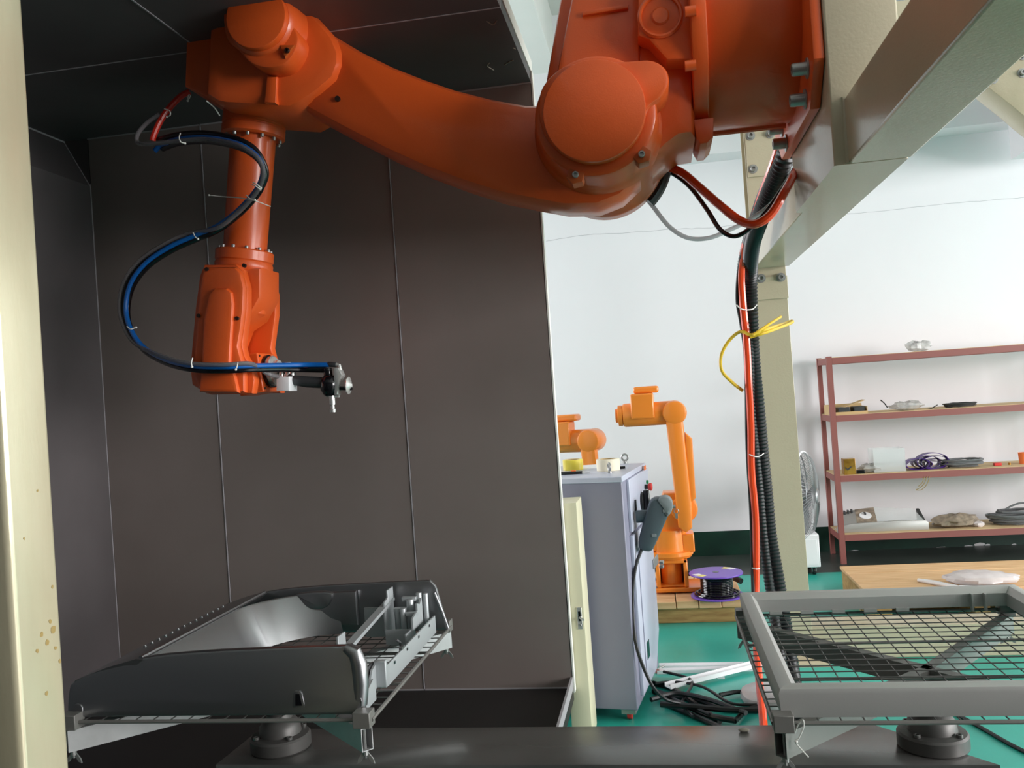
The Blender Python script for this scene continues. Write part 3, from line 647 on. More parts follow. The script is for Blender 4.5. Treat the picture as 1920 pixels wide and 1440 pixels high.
# sloped front bezel on the left, swept from side to side
bz = [(-1.64, ZT), (-1.642, ZT+.075), (-1.626, ZT+.095), (-1.53, ZT+.128), (-1.44, ZT+.15), (-1.42, ZT+.148), (-1.45, ZT+.125), (-1.47, ZT+.05), (-1.44, ZT+.0), (-1.47, ZT+.0), (-1.5, ZT+.06), (-1.49, ZT+.115), (-1.61, ZT+.078), (-1.622, ZT)]
S(MB().prism('Y', bz, 2.16, 2.945), 'front_bezel')
S(MB().tube([(-1.432, 2.17, ZT+.15), (-1.432, 2.93, ZT+.15)], .006, 8), 'bezel_lip')
for i in range(14):
    y = 2.36+i*.036; S(MB().cyl((-1.54, y, ZT+.12), (-1.542, y, ZT+.131), .006, .004, 8), 'vent_stud')
# inner shell: sloping inside face and rounded inner corner at the far wall
inn = []
for i in range(16):
    if i < 4: y, k = 2.18+.16*i, 0
    else:
        a_ = (i-3)/12*math.pi/2; y = 2.66+.262*math.sin(a_); k = .26*(1-math.cos(a_))
    inn.append([(-1.43+k, y, ZT+.145), (-1.425+k, y-.004*(i > 6), ZT+.14), (-1.37+k*.92, y-.03*(i > 6), ZT+.005), (-1.38+k*.92, y-.02*(i > 6), ZT+.005)])
S(MB().loops(inn), 'inner_shell')
S(MB().prism('Y', [(-1.26, ZT+.03), (-1.08, ZT+.03), (-1.08, ZT+.15), (-1.26, ZT+.147)], 2.9, 2.93, .01), 'inner_wall')
lens = [(-1.29, ZT+.15), (-1.17, ZT+.152), (-1.172, ZT+.115), (-1.2, ZT+.095), (-1.25, ZT+.098), (-1.283, ZT+.125)]
S(MB().prism('Y', [tuple(v[:2]) for v in sm([Vector(p) for p in lens], 4, closed=True)], 2.886, 2.912, .008), 'pull_recess')
# slot in the near wall with its raised surround, small boss at the left end
p = P(560, 1315, Y=2.148)
S(MB().prism('Y', [(p.x-.02, ZT+.006), (p.x-.012, ZT+.058), (p.x-.006, ZT+.064), (p.x+.006, ZT+.064), (p.x+.012, ZT+.058), (p.x+.022, ZT+.006)], 2.143, 2.15, .003), 'slot_surround')
S(MB().prism('Y', [(p.x-.007, ZT+.026), (p.x-.005, ZT+.056), (p.x+.006, ZT+.056), (p.x+.011, ZT+.026)], 2.1415, 2.1445), 'slot', 'gloss_black')
q = P(148, 1325, Y=2.148)
S(MB().prism('Y', arc(q.x, ZT+.022, .016, 0, 180, 8) + [(q.x-.016, ZT+.004), (q.x+.016, ZT+.004)], 2.14, 2.15, .004), 'screw_boss')
# rear rails, ribs and bosses
def slab(name, px, Y, th, dep=None, m='silver', bev=.002): return S(MB().prism('Y', OUT(px, Y), Y, Y+th, 0), name, m)
S(box((-.806, 2.36, ZT), (-.80, 2.90, ZT+.058)), 'rear_rail', 'silver_inner', bev=.001)
S(box((-.808, 2.5, ZT+.058), (-.799, 2.53, ZT+.066)), 'rail_clip')
for y in (2.42, 2.55, 2.68, 2.81): S(box((-.7995, y, ZT+.042), (-.7985, y+.012, ZT+.05)), 'rail_slot', 'gloss_black')
S(MB().prism('X', [(2.30, ZT), (2.355, ZT), (2.355, ZT+.068), (2.318, ZT+.06), (2.30, ZT+.04)], -.835, -.829), 'rail_end', 'silver_inner')
S(box((-.835, 2.345, ZT), (-.8, 2.365, ZT+.075)), 'rail_post', 'silver_inner', bev=.003)
S(MB().prism('X', [(2.175, ZT), (2.255, ZT), (2.255, ZT+.045), (2.24, ZT+.06), (2.175, ZT+.04)], -.806, -.801), 'corner_flap', 'silver_inner')
S(box((-.845, 2.175, ZT), (-.839, 2.36, ZT+.07)), 'inner_rib')
# bar across the opening with upright plates
S(MB().prism('X', [(2.46, ZT+.075), (2.9, ZT+.115), (2.9, ZT+.125), (2.46, ZT+.088)], -.965, -.94), 'cross_bar', 'silver_inner')
S(box((-.985, 2.43, ZT), (-.925, 2.437, ZT+.095)), 'upright_plate', 'silver_inner', bev=.001)
S(box((-.962, 2.40, ZT), (-.956, 2.46, ZT+.13)), 'upright_plate', 'silver_inner', bev=.001)
S(box((-.95, 2.84, ZT), (-.944, 2.9, ZT+.162)), 'upright_plate', 'silver_inner', bev=.001)
S(box((-1.04, 2.862, ZT), (-.945, 2.868, ZT+.10)), 'upright_plate', 'silver_inner', bev=.001)
S(MB().prism('X', [(2.80, ZT+.03), (2.9, ZT+.03), (2.9, ZT+.15), (2.8, ZT+.13)], -.95, -.945), 'upright_plate', 'silver_inner')
S(box((-.935, 2.76, ZT), (-.84, 2.766, ZT+.05)), 'lower_web', 'silver_inner', bev=.001)
S(box((-.845, 2.68, ZT), (-.839, 2.77, ZT+.055)), 'lower_web', 'silver_inner', bev=.001)
for (x, y, r, h) in ((-.905, 2.82, .011, .105), (-.882, 2.80, .009, .11), (-.868, 2.84, .012, .13), (-.845, 2.87, .010, .145), (-.825, 2.88, .009, .14)):
    S(MB().cyl((x, y, ZT), (x, y, ZT+h), r, n=14, bev=.002), 'screw_boss', 'silver_inner')
S(box((-.918, 2.81, ZT+.095), (-.875, 2.83, ZT+.108)), 'boss_bridge', 'silver_inner', bev=.001)
S(box((-.90, 2.85, ZT+.12), (-.85, 2.87, ZT+.135)), 'boss_bridge', 'silver_inner', bev=.001)
S(MB().prism('X', [(2.74, ZT+.05), (2.86, ZT+.05), (2.86, ZT+.13), (2.83, ZT+.115), (2.80, ZT+.125), (2.80, ZT+.1), (2.74, ZT+.09)], -.838, -.832), 'stepped_rib', 'silver_inner')
S(box((-.87, 2.79, ZT+.085), (-.832, 2.795, ZT+.1)), 'boss_bridge', 'silver_inner', bev=.001)
S(MB().tube([(-.806, 2.925, ZT+.13), (-.782, 2.927, ZT+.06), (-.767, 2.93, ZT+.004)], .006, 8), 'far_edge_lip')
S(MB().tube(sm([(-1.115, 2.5, ZT), (-1.11, 2.5, ZT+.03), (-1.1, 2.5, ZT+.044), (-1.082, 2.5, ZT+.046)], 4), .007, 8), 'hook')
S(MB().tube([(-.84, 2.62, ZT), (-.838, 2.61, ZT+.05), (-.846, 2.60, ZT+.062)], .004, 6), 'hook')

# ------------------------------------------------------------------ rectangular silver frame on the right tray
fr = thing('rectangular_bezel', (.67, 2.55, ZT), 'rectangular silver-painted plastic frame lying on the right wire tray', 'frame')
fx0, fx1, fy0, fy1, fz = .232, 1.11, 2.10, 3.06, ZT+.07
ow = .052
def fring(inset, z, r): return [(x, y, z) for x, y in rrect(fx0+inset, fy0+inset, fx1-inset, fy1-inset, r, 4)]
def member(name, m):
    return m.build(name, 'silver_frame', fr)
# four mitred members, each a swept profile
profile = [(0.004, ZT+.0), (0, ZT+.055), (.004, ZT+.066), (.012, ZT+.07), (.034, ZT+.07), (.038, ZT+.066), (.050, ZT+.052), (.052, ZT+.012), (.049, ZT+.012), (.047, ZT+.05), (.036, ZT+.062), (.008, ZT+.06), (.007, ZT)]
cor = [(fx0, fy0, 1, 1), (fx1, fy0, -1, 1), (fx1, fy1, -1, -1), (fx0, fy1, 1, -1)]
for i in range(4):
    a, b = cor[i], cor[(i+1) % 4]
    g_ = .0002
    L0 = [(a[0]+a[2]*s_, a[1]+a[3]*s_, z) for s_, z in profile]; L1 = [(b[0]+b[2]*s_, b[1]+b[3]*s_, z) for s_, z in profile]
    member('frame_member', MB().loops([L0, L1]))
S2 = lambda m, n: m.build(n, 'silver_frame', fr)
S2(MB().box((fx1-.16, fy1-.07, ZT), (fx1-.155, fy1-.05, ZT+.055)), 'inner_rib'); S2(MB().box((fx1-.12, fy1-.07, ZT), (fx1-.115, fy1-.05, ZT+.055)), 'inner_rib')
for k in range(5): S2(MB().box((fx0+.09+k*.1, fy1-.058, ZT+.004), (fx0+.13+k*.1, fy1-.05, ZT+.014)), 'clip_tab')

# ------------------------------------------------------------------ grey robot controller
CA = math.radians(8.5); c0 = Vector((-.197, 4.30, 0))
cbx = thing('control_cabinet', tuple(c0 + Vector((0, 0, GZ))), 'grey robot control cabinet standing right of the dark booth', 'cabinet', rz=-CA, local=True)
Rc = Matrix.Rotation(-CA, 3, 'Z'); cn = Rc @ Vector((1, 0, 0))
CC = lambda m, n, mt='cab', parent=None, **k: m.build(n, mt, cbx if parent is None else parent, local=True, **k)
CH = 1.215
def cf(x, y, out=0):   # pixel on the cabinet's right face -> local coordinates
    w_ = PP(x, y, c0 + cn*out, cn); l = Rc.transposed() @ (w_ - c0); return Vector((l.x, l.y, l.z-GZ))
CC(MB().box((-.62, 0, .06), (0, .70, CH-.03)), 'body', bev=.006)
CC(MB().box((-.625, -.006, CH-.034), (.004, .706, CH-GZ)), 'top_cover', 'cab_lit', bev=.004)
CC(MB().box((.0, .105, CH-.30), (.016, .70, CH-.036)), 'upper_panel', 'cab_lit', bev=.003)
dr = CC(MB().prism('X', [(.10, .10), (.52, .10), (.69, .27), (.69, CH-.315), (.10, CH-.315)], .0, .018, .003), 'door', 'cab_lit')
CC(MB().prism('X', [(.2, .2), (.48, .2), (.56, .34), (.56, CH-.4), (.2, CH-.4)], .018, .024, .004), 'door_swage', 'cab_lit', parent=dr)
for pa_, pb_ in (((1211, 1205), (1217, 1230)), ((1224, 1050), (1233, 1056))):
    a = cf(*pa_, .02); b = cf(*pb_, .02)
    CC(MB().box((.018, min(a.y, b.y)-.004, min(a.z, b.z)), (.026, max(a.y, b.y)+.004, max(a.z, b.z))), 'door_latch', 'gloss_black' if pa_[0] == 1211 else 'steel', parent=dr, bev=.002)
for x, y in ((1238, 1054), (1238, 1062)): 
    a = cf(x, y, .02); CC(MB().box((.016, a.y-.02, a.z-.008), (.04, a.y+.02, a.z+.008)), 'hinge', 'steel', bev=.002)
a = cf(1203, 940, .016)
sw = CC(MB().cyl((.014, a.y, a.z), (.03, a.y, a.z), .05, n=28, bev=.004), 'switch_rosette', 'black')
CC(MB().box((.028, a.y-.014, a.z-.06), (.06, a.y+.014, a.z+.06)), 'switch_handle', 'gloss_black', parent=sw, bev=.006)
a = cf(1191, 949, .016); CC(MB().box((.012, a.y-.012, a.z-.033), (.022, a.y+.012, a.z+.033)), 'vent_slot', 'gloss_black')
a = cf(1209, 913, .016); es = CC(MB().cyl((.014, a.y, a.z), (.035, a.y, a.z), .014, n=18), 'emergency_stop', 'black')
CC(MB().lathe((.035, a.y, a.z), (1, 0, 0), [(0, .017), (.012, .022), (.018, .021), (.022, .014)], 22, unit=True), 'mushroom_button', 'red', parent=es)
a = cf(1212, 904, .016); CC(MB().cyl((.014, a.y, a.z), (.028, a.y, a.z), .011, n=16, bev=.002), 'green_button', 'grn')
a = cf(1209, 877, .016); CC(MB().box((.0155, a.y-.03, a.z-.012), (.0175, a.y+.03, a.z+.012)), 'label_plate', 'label_o')
a = cf(1216, 935, .016); CC(MB().box((.0155, a.y-.05, a.z-.06), (.0175, a.y+.05, a.z+.055)), 'label_plate', 'white')
a = cf(1217, 949, .016); CC(MB().box((.016, a.y-.018, a.z-.014), (.022, a.y+.018, a.z+.014)), 'socket_cover', 'pend2', bev=.002)
for x, y in ((-.57, .05), (-.05, .05), (-.57, .65), (-.05, .65)):
    f_ = CC(MB().box((x-.035, y-.035, .035), (x+.035, y+.035, .06)), 'caster_plate', 'steel')
    CC(MB().cyl((x-.012, y, .025), (x+.012, y, .025), .025, n=18, bev=.003), 'caster_wheel', 'red' if (x > -.1 and y < .1) else 'black', parent=f_)
for (x, y, yaw_) in ((1143, 887, 0), (1172, 868, 0)):
    w_ = P(x, y, Z=CH); l = Rc.transposed() @ (w_-c0)
    eb_ = MB().torus((l.x, l.y, CH-GZ+.032), (.9, .45, 0) if x < 1150 else (.1, 1, 0), .018, .0058, 22, 8)
    eb_.cyl((l.x, l.y, CH-GZ-.004), (l.x, l.y, CH-GZ+.008), .013, n=14).cyl((l.x, l.y, CH-GZ+.006), (l.x, l.y, CH-GZ+.016), .007, n=10)
    CC(eb_, 'eyebolt', 'steel')
# things on the cabinet
def tape(x, y, R, r, h, mt, label):
    w_ = P(x, y, Z=CH); t = thing('tape_roll', (w_.x, w_.y, CH), label, 'tape')
    MB().lathe((w_.x, w_.y, CH), (0, 0, 1), [(0, r), (0, R-.002), (.002, R), (h-.002, R), (h, R-.002), (h, r), (h, r), (0, r)], 36, unit=True).build('tape', mt, t)
    m = MB(); n = 32
    rings = [[(w_.x+q*math.cos(2*math.pi*k/n), w_.y+q*math.sin(2*math.pi*k/n), CH+z) for k in range(n)] for q, z in ((r, .001), (r, h), (r-.004, h), (r-.004, .001))]
    m.loops(rings, closed=True).build('core', 'card', t)
tape(1075, 881, .056, .040, .058, 'tape_y', 'roll of yellow tape on top of the grey control cabinet')
tape(1141, 882, .062, .042, .062, 'tape_c', 'fat cream masking tape roll on top of the grey control cabinet')
w_ = P(1078, 889, Z=CH)
kf = thing('utility_knife', (w_.x, w_.y, CH), 'black utility knife with orange slider on the cabinet front edge', 'knife')
box((w_.x-.075, w_.y-.011, CH), (w_.x+.04, w_.y+.011, CH+.015)).build('handle', 'black', kf, bev=.003)
box((w_.x-.02, w_.y-.007, CH+.015), (w_.x+.006, w_.y+.007, CH+.022)).build('slider', 'label_o', kf, bev=.002)
box((w_.x+.04, w_.y-.008, CH+.005), (w_.x+.078, w_.y+.008, CH+.009)).build('blade', 'chrome', kf)
w_ = P(1165, 880, Z=CH)
tag(MB().cyl((w_.x-.075, w_.y+.02, CH+.007), (w_.x+.02, w_.y+.03, CH+.007), .007, n=12, bev=.002).build('marker_pen', 'gloss_black'), 'black marker pen lying behind the cream tape on the cabinet', 'pen')
w_ = P(1115, 876, Z=CH)
pm = MB().box((w_.x-.12, w_.y-.07, CH), (w_.x+.1, w_.y+.13, CH+.004), Matrix.Rotation(.12, 3, 'Z'))
tag(pm.build('paper_sheets', 'white'), 'white paper sheets lying between the tapes on the cabinet', 'paper')

# teach pendant hanging on the cabinet
pY = 4.47
pd = thing('teach_pendant', tuple(P(1205, 1030, Y=pY)), 'dark grey handheld robot teach pendant hung on the control cabinet', 'pendant')
body = [(1198, 1018), (1200, 1002), (1215, 950), (1222, 936), (1236, 932), (1255, 938), (1258, 950), (1247, 978), (1232, 1012), (1222, 1030), (1208, 1031), (1200, 1027)]
MB().prism('Y', OUT([tuple(v[:2]) for v in sm([Vector(b_) for b_ in body], 3, closed=True)], pY), pY-.05, pY+.06, .02).build('body', 'pend', pd)
MB().prism('Y', OUT([tuple(v[:2]) for v in sm([Vector(b_) for b_ in ((1234, 938), (1238, 931), (1252, 930), (1261, 940), (1259, 956), (1250, 966), (1244, 952))], 3, closed=True)], pY), pY-.058, pY+.05, .012).build('top_guard', 'pend2', pd)
for x, y in ((1247, 958), (1226, 1004)):
    p = P(x, y, Y=pY-.05); box((p.x-.012, pY-.053, p.z-.008), (p.x+.012, pY-.045, p.z+.008)).build('key', 'pend2', pd, bev=.002)
a = P(1207, 968, Y=pY); MB().cyl(a + Vector((-.04, .0, 0)), a + Vector((.04, 0, 0)), .032, n=22, bev=.005).build('grip_hook', 'pend', pd)
a = P(1259, 950, Y=pY); ky = MB().cyl(a, a+Vector((.02, 0, 0)), .009, n=12).torus(a+Vector((.022, 0, -.025)), (0, 1, 0), .012, .002, 16, 6); ky.box(a+Vector((.016, -.002, -.06)), a+Vector((.028, .002, -.036))); ky.build('key_switch', 'steel', pd)
hose('pendant_cord', [(1203, 1030, 4.44), (1192, 1062, 4.4), (1186, 1110, 4.36), (1187, 1160, 4.33), (1193, 1210, 4.3), (1208, 1255, 4.3), (1226, 1290, 4.3), (1250, 1312, 4.35), (1290, 1322, 4.4), (1330, 1340, 4.3)], .0085, 'black', 'black pendant cord curving down the cabinet side to the floor', 'cord')

# narrow cream electric box beside the booth
eb_ = thing('electric_box', (-.42, 4.2, GZ), 'narrow cream steel box with latch between booth and cabinet', 'box')
MB().prism('X', [(4.0, .02), (4.26, .02), (4.26, 1.13), (4.0, 1.135)], -.49, -.398, .003).build('body', 'cream_box', eb_)
box((-.48, 4.02, GZ), (-.41, 4.24, .02)).build('plinth', 'darkgrey', eb_)
lt = P(1087, 1159, Y=3.998)
lp_ = box((lt.x-.011, 3.994, lt.z-.05), (lt.x+.011, 4.0, lt.z+.05)).build('latch_plate', 'chrome', eb_, bev=.001)
box((lt.x-.005, 3.992, lt.z-.012), (lt.x+.005, 3.995, lt.z+.032)).build('latch_slot', 'gloss_black', lp_)
MB().tube([(lt.x, 3.993, lt.z+.004), (lt.x+.014, 3.975, lt.z), (lt.x+.02, 3.97, lt.z-.002)], .005, 8).build('latch_lever', 'steel', lp_)
MB().torus((lt.x, 3.993, lt.z-.032), (0, 1, 0), .005, .002, 12, 6).build('key_ring', 'steel', lp_)

# ------------------------------------------------------------------ small background robots (built once, copied)
def small_robot(loc, rz, label):
    t = thing('small_robot', loc, label, 'robot', None, rz, local=True)
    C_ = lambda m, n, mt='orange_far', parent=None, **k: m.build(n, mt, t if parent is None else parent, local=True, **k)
    # local: x right, y away, z up; arm plane faces the viewer
    bb = C_(MB().box((-.14, -.14, .0), (.3, .16, .03)), 'base_plate', bev=.006)
    m = MB(); x0, x1, y0, y1 = -.11, .115, -.13, .13
    C_(MB().box((x0, y0, .03), (x0+.03, y1, .23)).box((x1-.03, y0, .03), (x1, y1, .23)).box((x0, y0+.02, .03), (x1, y1, .045)).box((x0, y0+.0, .2), (x1, y1, .23)).box((x0, y1-.03, .03), (x1, y1, .23)), 'base_frame', bev=.008)
    C_(MB().cyl((0, .0, .03), (0, 0, .21), .075, n=28), 'base_core')
    C_(MB().lathe((0, 0, .23), (0, 0, 1), [(0, .15), (.02, .165), (.045, .165), (.05, .13), (.2, .125)], 36, unit=True), 'turret')
    C_(MB().box((.09, -.09, .27), (.175, .09, .40)), 'turret_box', bev=.008)
    C_(MB().prism('Y', [(-.13, .28), (.06, .28), (.15, .52), (.15, .66), (.09, .70), (-.02, .70), (-.06, .6)], -.09, .09, .02), 'shoulder')
    C_(MB().cyl((.12, -.115, .58), (.12, .07, .58), .095, n=32, bev=.015), 'shoulder_hub')
    C_(MB().prism('Y', [(.065, .60), (.07, .46), (.12, .42), (.165, .45), (.175, .6), (.155, 1.2), (.14, 1.28), (.06, 1.28), (.035, 1.2)], -.17, -.09, .025), 'upper_arm')
    C_(MB().prism('Y', [(.16, .62), (.205, .66), (.21, 1.08), (.16, 1.13)], -.15, -.09, .01), 'cable_cover')
    C_(MB().cyl((.1, -.175, 1.27), (.1, .04, 1.27), .085, n=32, bev=.02), 'elbow_hub')
    C_(MB().cyl((.12, -.06, 1.27), (-.27, -.06, 1.27), .085, n=32, bev=.02), 'forearm')
    C_(MB().box((-.205, -.16, 1.24), (-.04, -.02, 1.42)), 'motor_cover', bev=.012)
    C_(MB().box((-.18, -.12, 1.42), (-.0, .02, 1.47)), 'motor_cap', bev=.015)
    C_(MB().lathe((-.27, -.06, 1.27), (-1, 0, 0), [(0, .075), (.03, .075), (.035, .05), (.05, .05)], 28, unit=True), 'wrist')
    for x, y in ((-.12, -.12), (.28, -.12), (.28, .14), (-.12, .14)): C_(MB().cyl((x, y, .03), (x, y, .045), .012, n=10), 'anchor_bolt', 'steel')
    return t
PZ = .172
r1_ = P(1262, 1112, Z=PZ)
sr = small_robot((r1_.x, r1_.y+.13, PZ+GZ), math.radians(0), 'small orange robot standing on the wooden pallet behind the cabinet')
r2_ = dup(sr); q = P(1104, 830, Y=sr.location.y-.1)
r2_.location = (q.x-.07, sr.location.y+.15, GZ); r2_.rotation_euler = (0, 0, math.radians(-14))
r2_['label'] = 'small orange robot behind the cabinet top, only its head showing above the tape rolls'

# ------------------------------------------------------------------ pallet under the small robot
p1 = thing('wooden_pallet', (.05, 6.55, GZ), 'rough timber pallet under the small orange robot', 'pallet')
W = lambda m, n, p, mt='wood': m.build(n, mt, p, bev=.004)
for k, y in enumerate((6.09, 6.5, 6.88)): W(box((-.42, y, GZ), (.47, y+.09, .115)), 'bearer', p1, 'wood_x')
for k in range(6):
    x = -.42 + k*.152; e = [.008, 0, .012, .004, .01, 0][k]
    W(box((x, 6.045-e, .116), (x+.146, 7.0+e, PZ-.003-e*.3)), 'deck_board', p1, 'wood')
# spool on the pallet
sp0 = P(1347, 1118, Z=PZ); sp0 = Vector((.318, 6.14, PZ+GZ*.4))
sp = thing('cable_spool', tuple(sp0), 'purple spool of glossy black cable on the pallet corner', 'spool')
def spl(prof, n, m, parent=sp): return MB().lathe(sp0, (0, 0, 1), prof, 44, unit=True).build(n, m, parent)
spl([(0, .03), (0, .178), (.003, .18), (.008, .18), (.01, .178), (.01, .03)], 'lower_flange', 'purple')
tf = spl([(.152, .02), (.152, .18), (.155, .182), (.160, .182), (.163, .18), (.163, .02)], 'upper_flange', 'purple')
wn = MB()
for k in range(13): wn.torus(sp0+Vector((0, 0, .017+k*.0107)), (0, 0, 1), .105, .0062, 36, 8)
wn.cyl(sp0+Vector((0, 0, .01)), sp0+Vector((0, 0, .152)), .104, n=36)
wn.build('wound_cable', 'gloss_black', sp)
for k, (R_, z) in enumerate(((.15, .016), (.135, .017), (.14, .027))):
    MB().torus(sp0+Vector((.004*k, -.003*k, z)), (0.02, .01*k, 1), R_, .0065, 36, 8).build('loose_turn', 'gloss_black', sp)
MB().cyl(sp0+Vector((0, 0, .160)), sp0+Vector((0, 0, .1640)), .022, n=20).build('hub_hole', 'gloss_black', sp)
for a0, mt in ((205, 'white'), (225, 'label_y'), (40, 'white'), (58, 'label_y')):
    o_ = [(sp0.x+r_*math.cos(math.radians(a0+d)), sp0.y+r_*math.sin(math.radians(a0+d))) for r_, d in ((.12, -8), (.17, -7), (.17, 9), (.12, 10))]
    MB().prism('Z', o_, sp0.z+.163, sp0.z+.1642).build('sticker', mt, tf)
hose('black_conduit', [(1288, 1075, 6.6), (1320, 1072, 6.62), (1355, 1076, 6.55), (1375, 1083, 6.45), (1390, 1090, 6.4)], .022, 'black', 'short black conduit lying across the pallet behind the purple spool', 'conduit')

# ------------------------------------------------------------------ white trunking strips and black cables on the floor
def strip(a, b, w_, h, label, z=GZ):
    a, b = P(*a, Z=z), P(*b, Z=z); d = (b-a).normalized(); n_ = Vector((-d.y, d.x, 0))*w_/2; u = Vector((0, 0, h)); t_ = n_.normalized()*.0025; m = MB()
    r_ = lambda p: [p-n_, p+n_, p+n_+u, p+n_-t_+u, p+n_-t_+Vector((0, 0, .0025)), p-n_+t_+Vector((0, 0, .0025)), p-n_+t_+u, p-n_+u]
    m.loops([r_(a), r_(b)])
    return tag(m.build('trunking_strip', 'white'), label, 'trunking', 'white trunking strips on the green floor')
strip((1236, 1252), (1395, 1250), .05, .02, 'white plastic trunking strip lying farthest back on the green floor')
strip((1232, 1262), (1412, 1256), .045, .02, 'white plastic trunking strip lying in the middle of the three')
strip((1252, 1290), (1424, 1247), .055, .024, 'white plastic trunking strip lying slanted across the other two', .028)
cb = [
 ([(1225, 1300), (1260, 1310), (1310, 1318), (1360, 1335), (1420, 1338)], .014), ([(1235, 1310), (1280, 1330), (1330, 1352), (1380, 1362)], .015), ([(1230, 1292), (1270, 1290), (1320, 1300), (1370, 1330), (1420, 1334)], .008),
 ([(1222, 1330), (1270, 1318), (1330, 1330), (1400, 1356)], .013), ([(1225, 1285), (1262, 1296), (1300, 1322), (1350, 1358)], .013), ([(1350, 1312), (1390, 1306), (1425, 1318), (1440, 1340)], .012), ([(1245, 1270), (1290, 1282), (1298, 1296), (1280, 1330), (1300, 1356)], .008),
 ([(1240, 1340), (1300, 1344), (1360, 1350), (1430, 1352)], .015), ([(1250, 1325), (1312, 1352), (1352, 1370)], .014), ([(1378, 1362), (1400, 1342), (1428, 1332)], .012)]
names = ['black floor cable running farthest from the cabinet foot to the orange hose', 'thick black floor cable sloping through the middle of the tangle', 'thin black floor cable rising over the tangle below the white strips', 'black floor cable crossing the tangle close to the turntable beam', 'black floor cable dropping steeply from cabinet foot to the beam edge', 'black floor cable bent in an arc beside the white bag', 'thin black floor cable hooked back beside the slanted white strip', 'thick black floor cable lying lowest, along the turntable beam edge', 'short black floor cable end angled under the tangle', 'stubby black floor cable beside the orange hose foot']
for k, (px, r_) in enumerate(cb):
    pts = [P(x, y, Z=GZ) + Vector((0, 0, r_ + .012*(k % 4))) for x, y in px]
    tag(MB().tube(sm(pts, 8), r_, 8).build('floor_cable', 'black'), names[k], 'cable', 'tangled black floor cables')
pts = [P(x, y, Z=GZ) + Vector((0, 0, .008)) for x, y in ((1770, 1330), (1830, 1362), (1900, 1402), (1960, 1430))]
tag(MB().tube(sm(pts, 6), .009, 8).build('floor_cable', 'black'), 'single black cable crossing the green floor right of the trays', 'cable')
pts = [P(x, y, Z=GZ) + Vector((0, 0, .05)) for x, y in ((1226, 1280), (1232, 1262), (1240, 1252))]
cn_ = thing('cable_connector', tuple(P(1232, 1275, Z=GZ)), 'metal cable connectors plugged in at the foot of the cabinet', 'connector')
MB().cyl(P(1222, 1290, Y=5.0), P(1236, 1272, Y=5.05), .026, n=16, bev=.004).build('metal_shell', 'steel', cn_)
MB().cyl(P(1228, 1270, Y=5.05), P(1238, 1258, Y=5.06), .022, n=16, bev=.004).build('red_cap', 'rack', cn_)
MB().tube([P(1232, 1256, Y=5.06), P(1246, 1248, Y=5.1)], .006, 8).build('lever', 'steel', cn_)
p = P(1352, 1272, Z=GZ); tag(box((p.x-.02, p.y-.008, GZ), (p.x+.02, p.y+.008, GZ+.008)).build('plastic_offcut', 'white', ), 'tiny white plastic offcut on the green floor near the strips', 'scrap')
p = P(1440, 1316, Z=GZ)
tag(MB().prism('Z', [tuple(v[:2]) for v in sm([Vector((p.x-.1, p.y-.1)), Vector((p.x+.1, p.y-.13)), Vector((p.x+.17, p.y+.1)), Vector((p.x+.02, p.y+.2)), Vector((p.x-.12, p.y+.1))], 4, closed=True)], GZ, GZ+.05, .02).build('white_bag', 'bag_w'), 'crumpled white plastic bag on the floor behind the right tray corner', 'bag')
p = P(1395, 1371, Z=ZB)
tag(MB().sphere((p.x, p.y, ZB+.004), .012, 10, (1.4, .8, .4)).build('paint_lump', 'scuff'), 'small dried paint lump on the turntable beam', 'debris')

# ------------------------------------------------------------------ large pallet on the right
p2 = thing('wooden_pallet', (1.9, 6.3, GZ), 'large timber pallet holding a plastic bag in front of the shelves', 'pallet')
Z2 = .2
for y0, y1 in ((5.76, 6.02), (6.03, 6.3), (6.31, 6.58), (6.59, 6.84)):
    W(box((1.265, y0, Z2-.022), (2.55, y1, Z2-(.002 if y0 < 6 else 0))), 'deck_board', p2, 'wood')
for x in (1.275, 1.85, 2.45):
    W(box((x, 5.78, .026), (x+.09, 6.83, Z2-.0225)), 'bearer', p2, 'wood_x')
for y in (5.78, 6.27, 6.73): W(box((1.275, y, GZ), (2.54, y+.1, .0255)), 'bottom_board', p2, 'wood')
def crumple(c, sx_, sy_, sz_, label, mt, nm, cat, seed, n=14, jag=.25, rz=0):
    rnd = random.Random(seed); c = Vector(c); L = []; R_ = Matrix.Rotation(rz, 3, 'Z')
    for i in range(1, n//2):
        th = math.pi*i/(n//2); row = []
        for j in range(n):
            k = 1 + rnd.uniform(-jag, jag); a_ = 2*math.pi*j/n
            v = Vector((math.sin(th)*math.cos(a_)*sx_*k, math.sin(th)*math.sin(a_)*sy_*k, (math.cos(th)*.5+.5)*sz_*(1+rnd.uniform(-jag, jag)*.6) if i > 0 else 0))
            if i == n//2-1: v.z = 0
            row.append(c + R_ @ v)
        L.append(row)
    return tag(MB().loops(L).build(nm, mt, ang=25), label, cat)
p = P(1845, 1095, Z=Z2)
crumple((p.x-.02, p.y-.02, Z2), .23, .13, .09, 'milky plastic bag lying on the large pallet', 'bag_w', 'plastic_bag', 'bag', 3, 18, .12, -.15)
a, b = P(1722, 1091, Z=Z2), P(1800, 1106, Z=Z2)
tag(MB().tube([a+Vector((0, 0, .012)), a.lerp(b, .4)+Vector((0, 0, .015)), b+Vector((0, 0, .012))], [.012, .016, .014], 10).build('plastic_tube', 'white'), 'white plastic tube on the large pallet left of the bag', 'tube')
a, b = P(1796, 1102, Z=Z2), P(1900, 1105, Z=Z2)
tag(MB().cyl(a+Vector((0, -.03, .012)), b+Vector((0, -.03, .012)), .012, n=10).build('plastic_rod', 'white'), 'white rod on the large pallet along the front of the bag', 'rod')

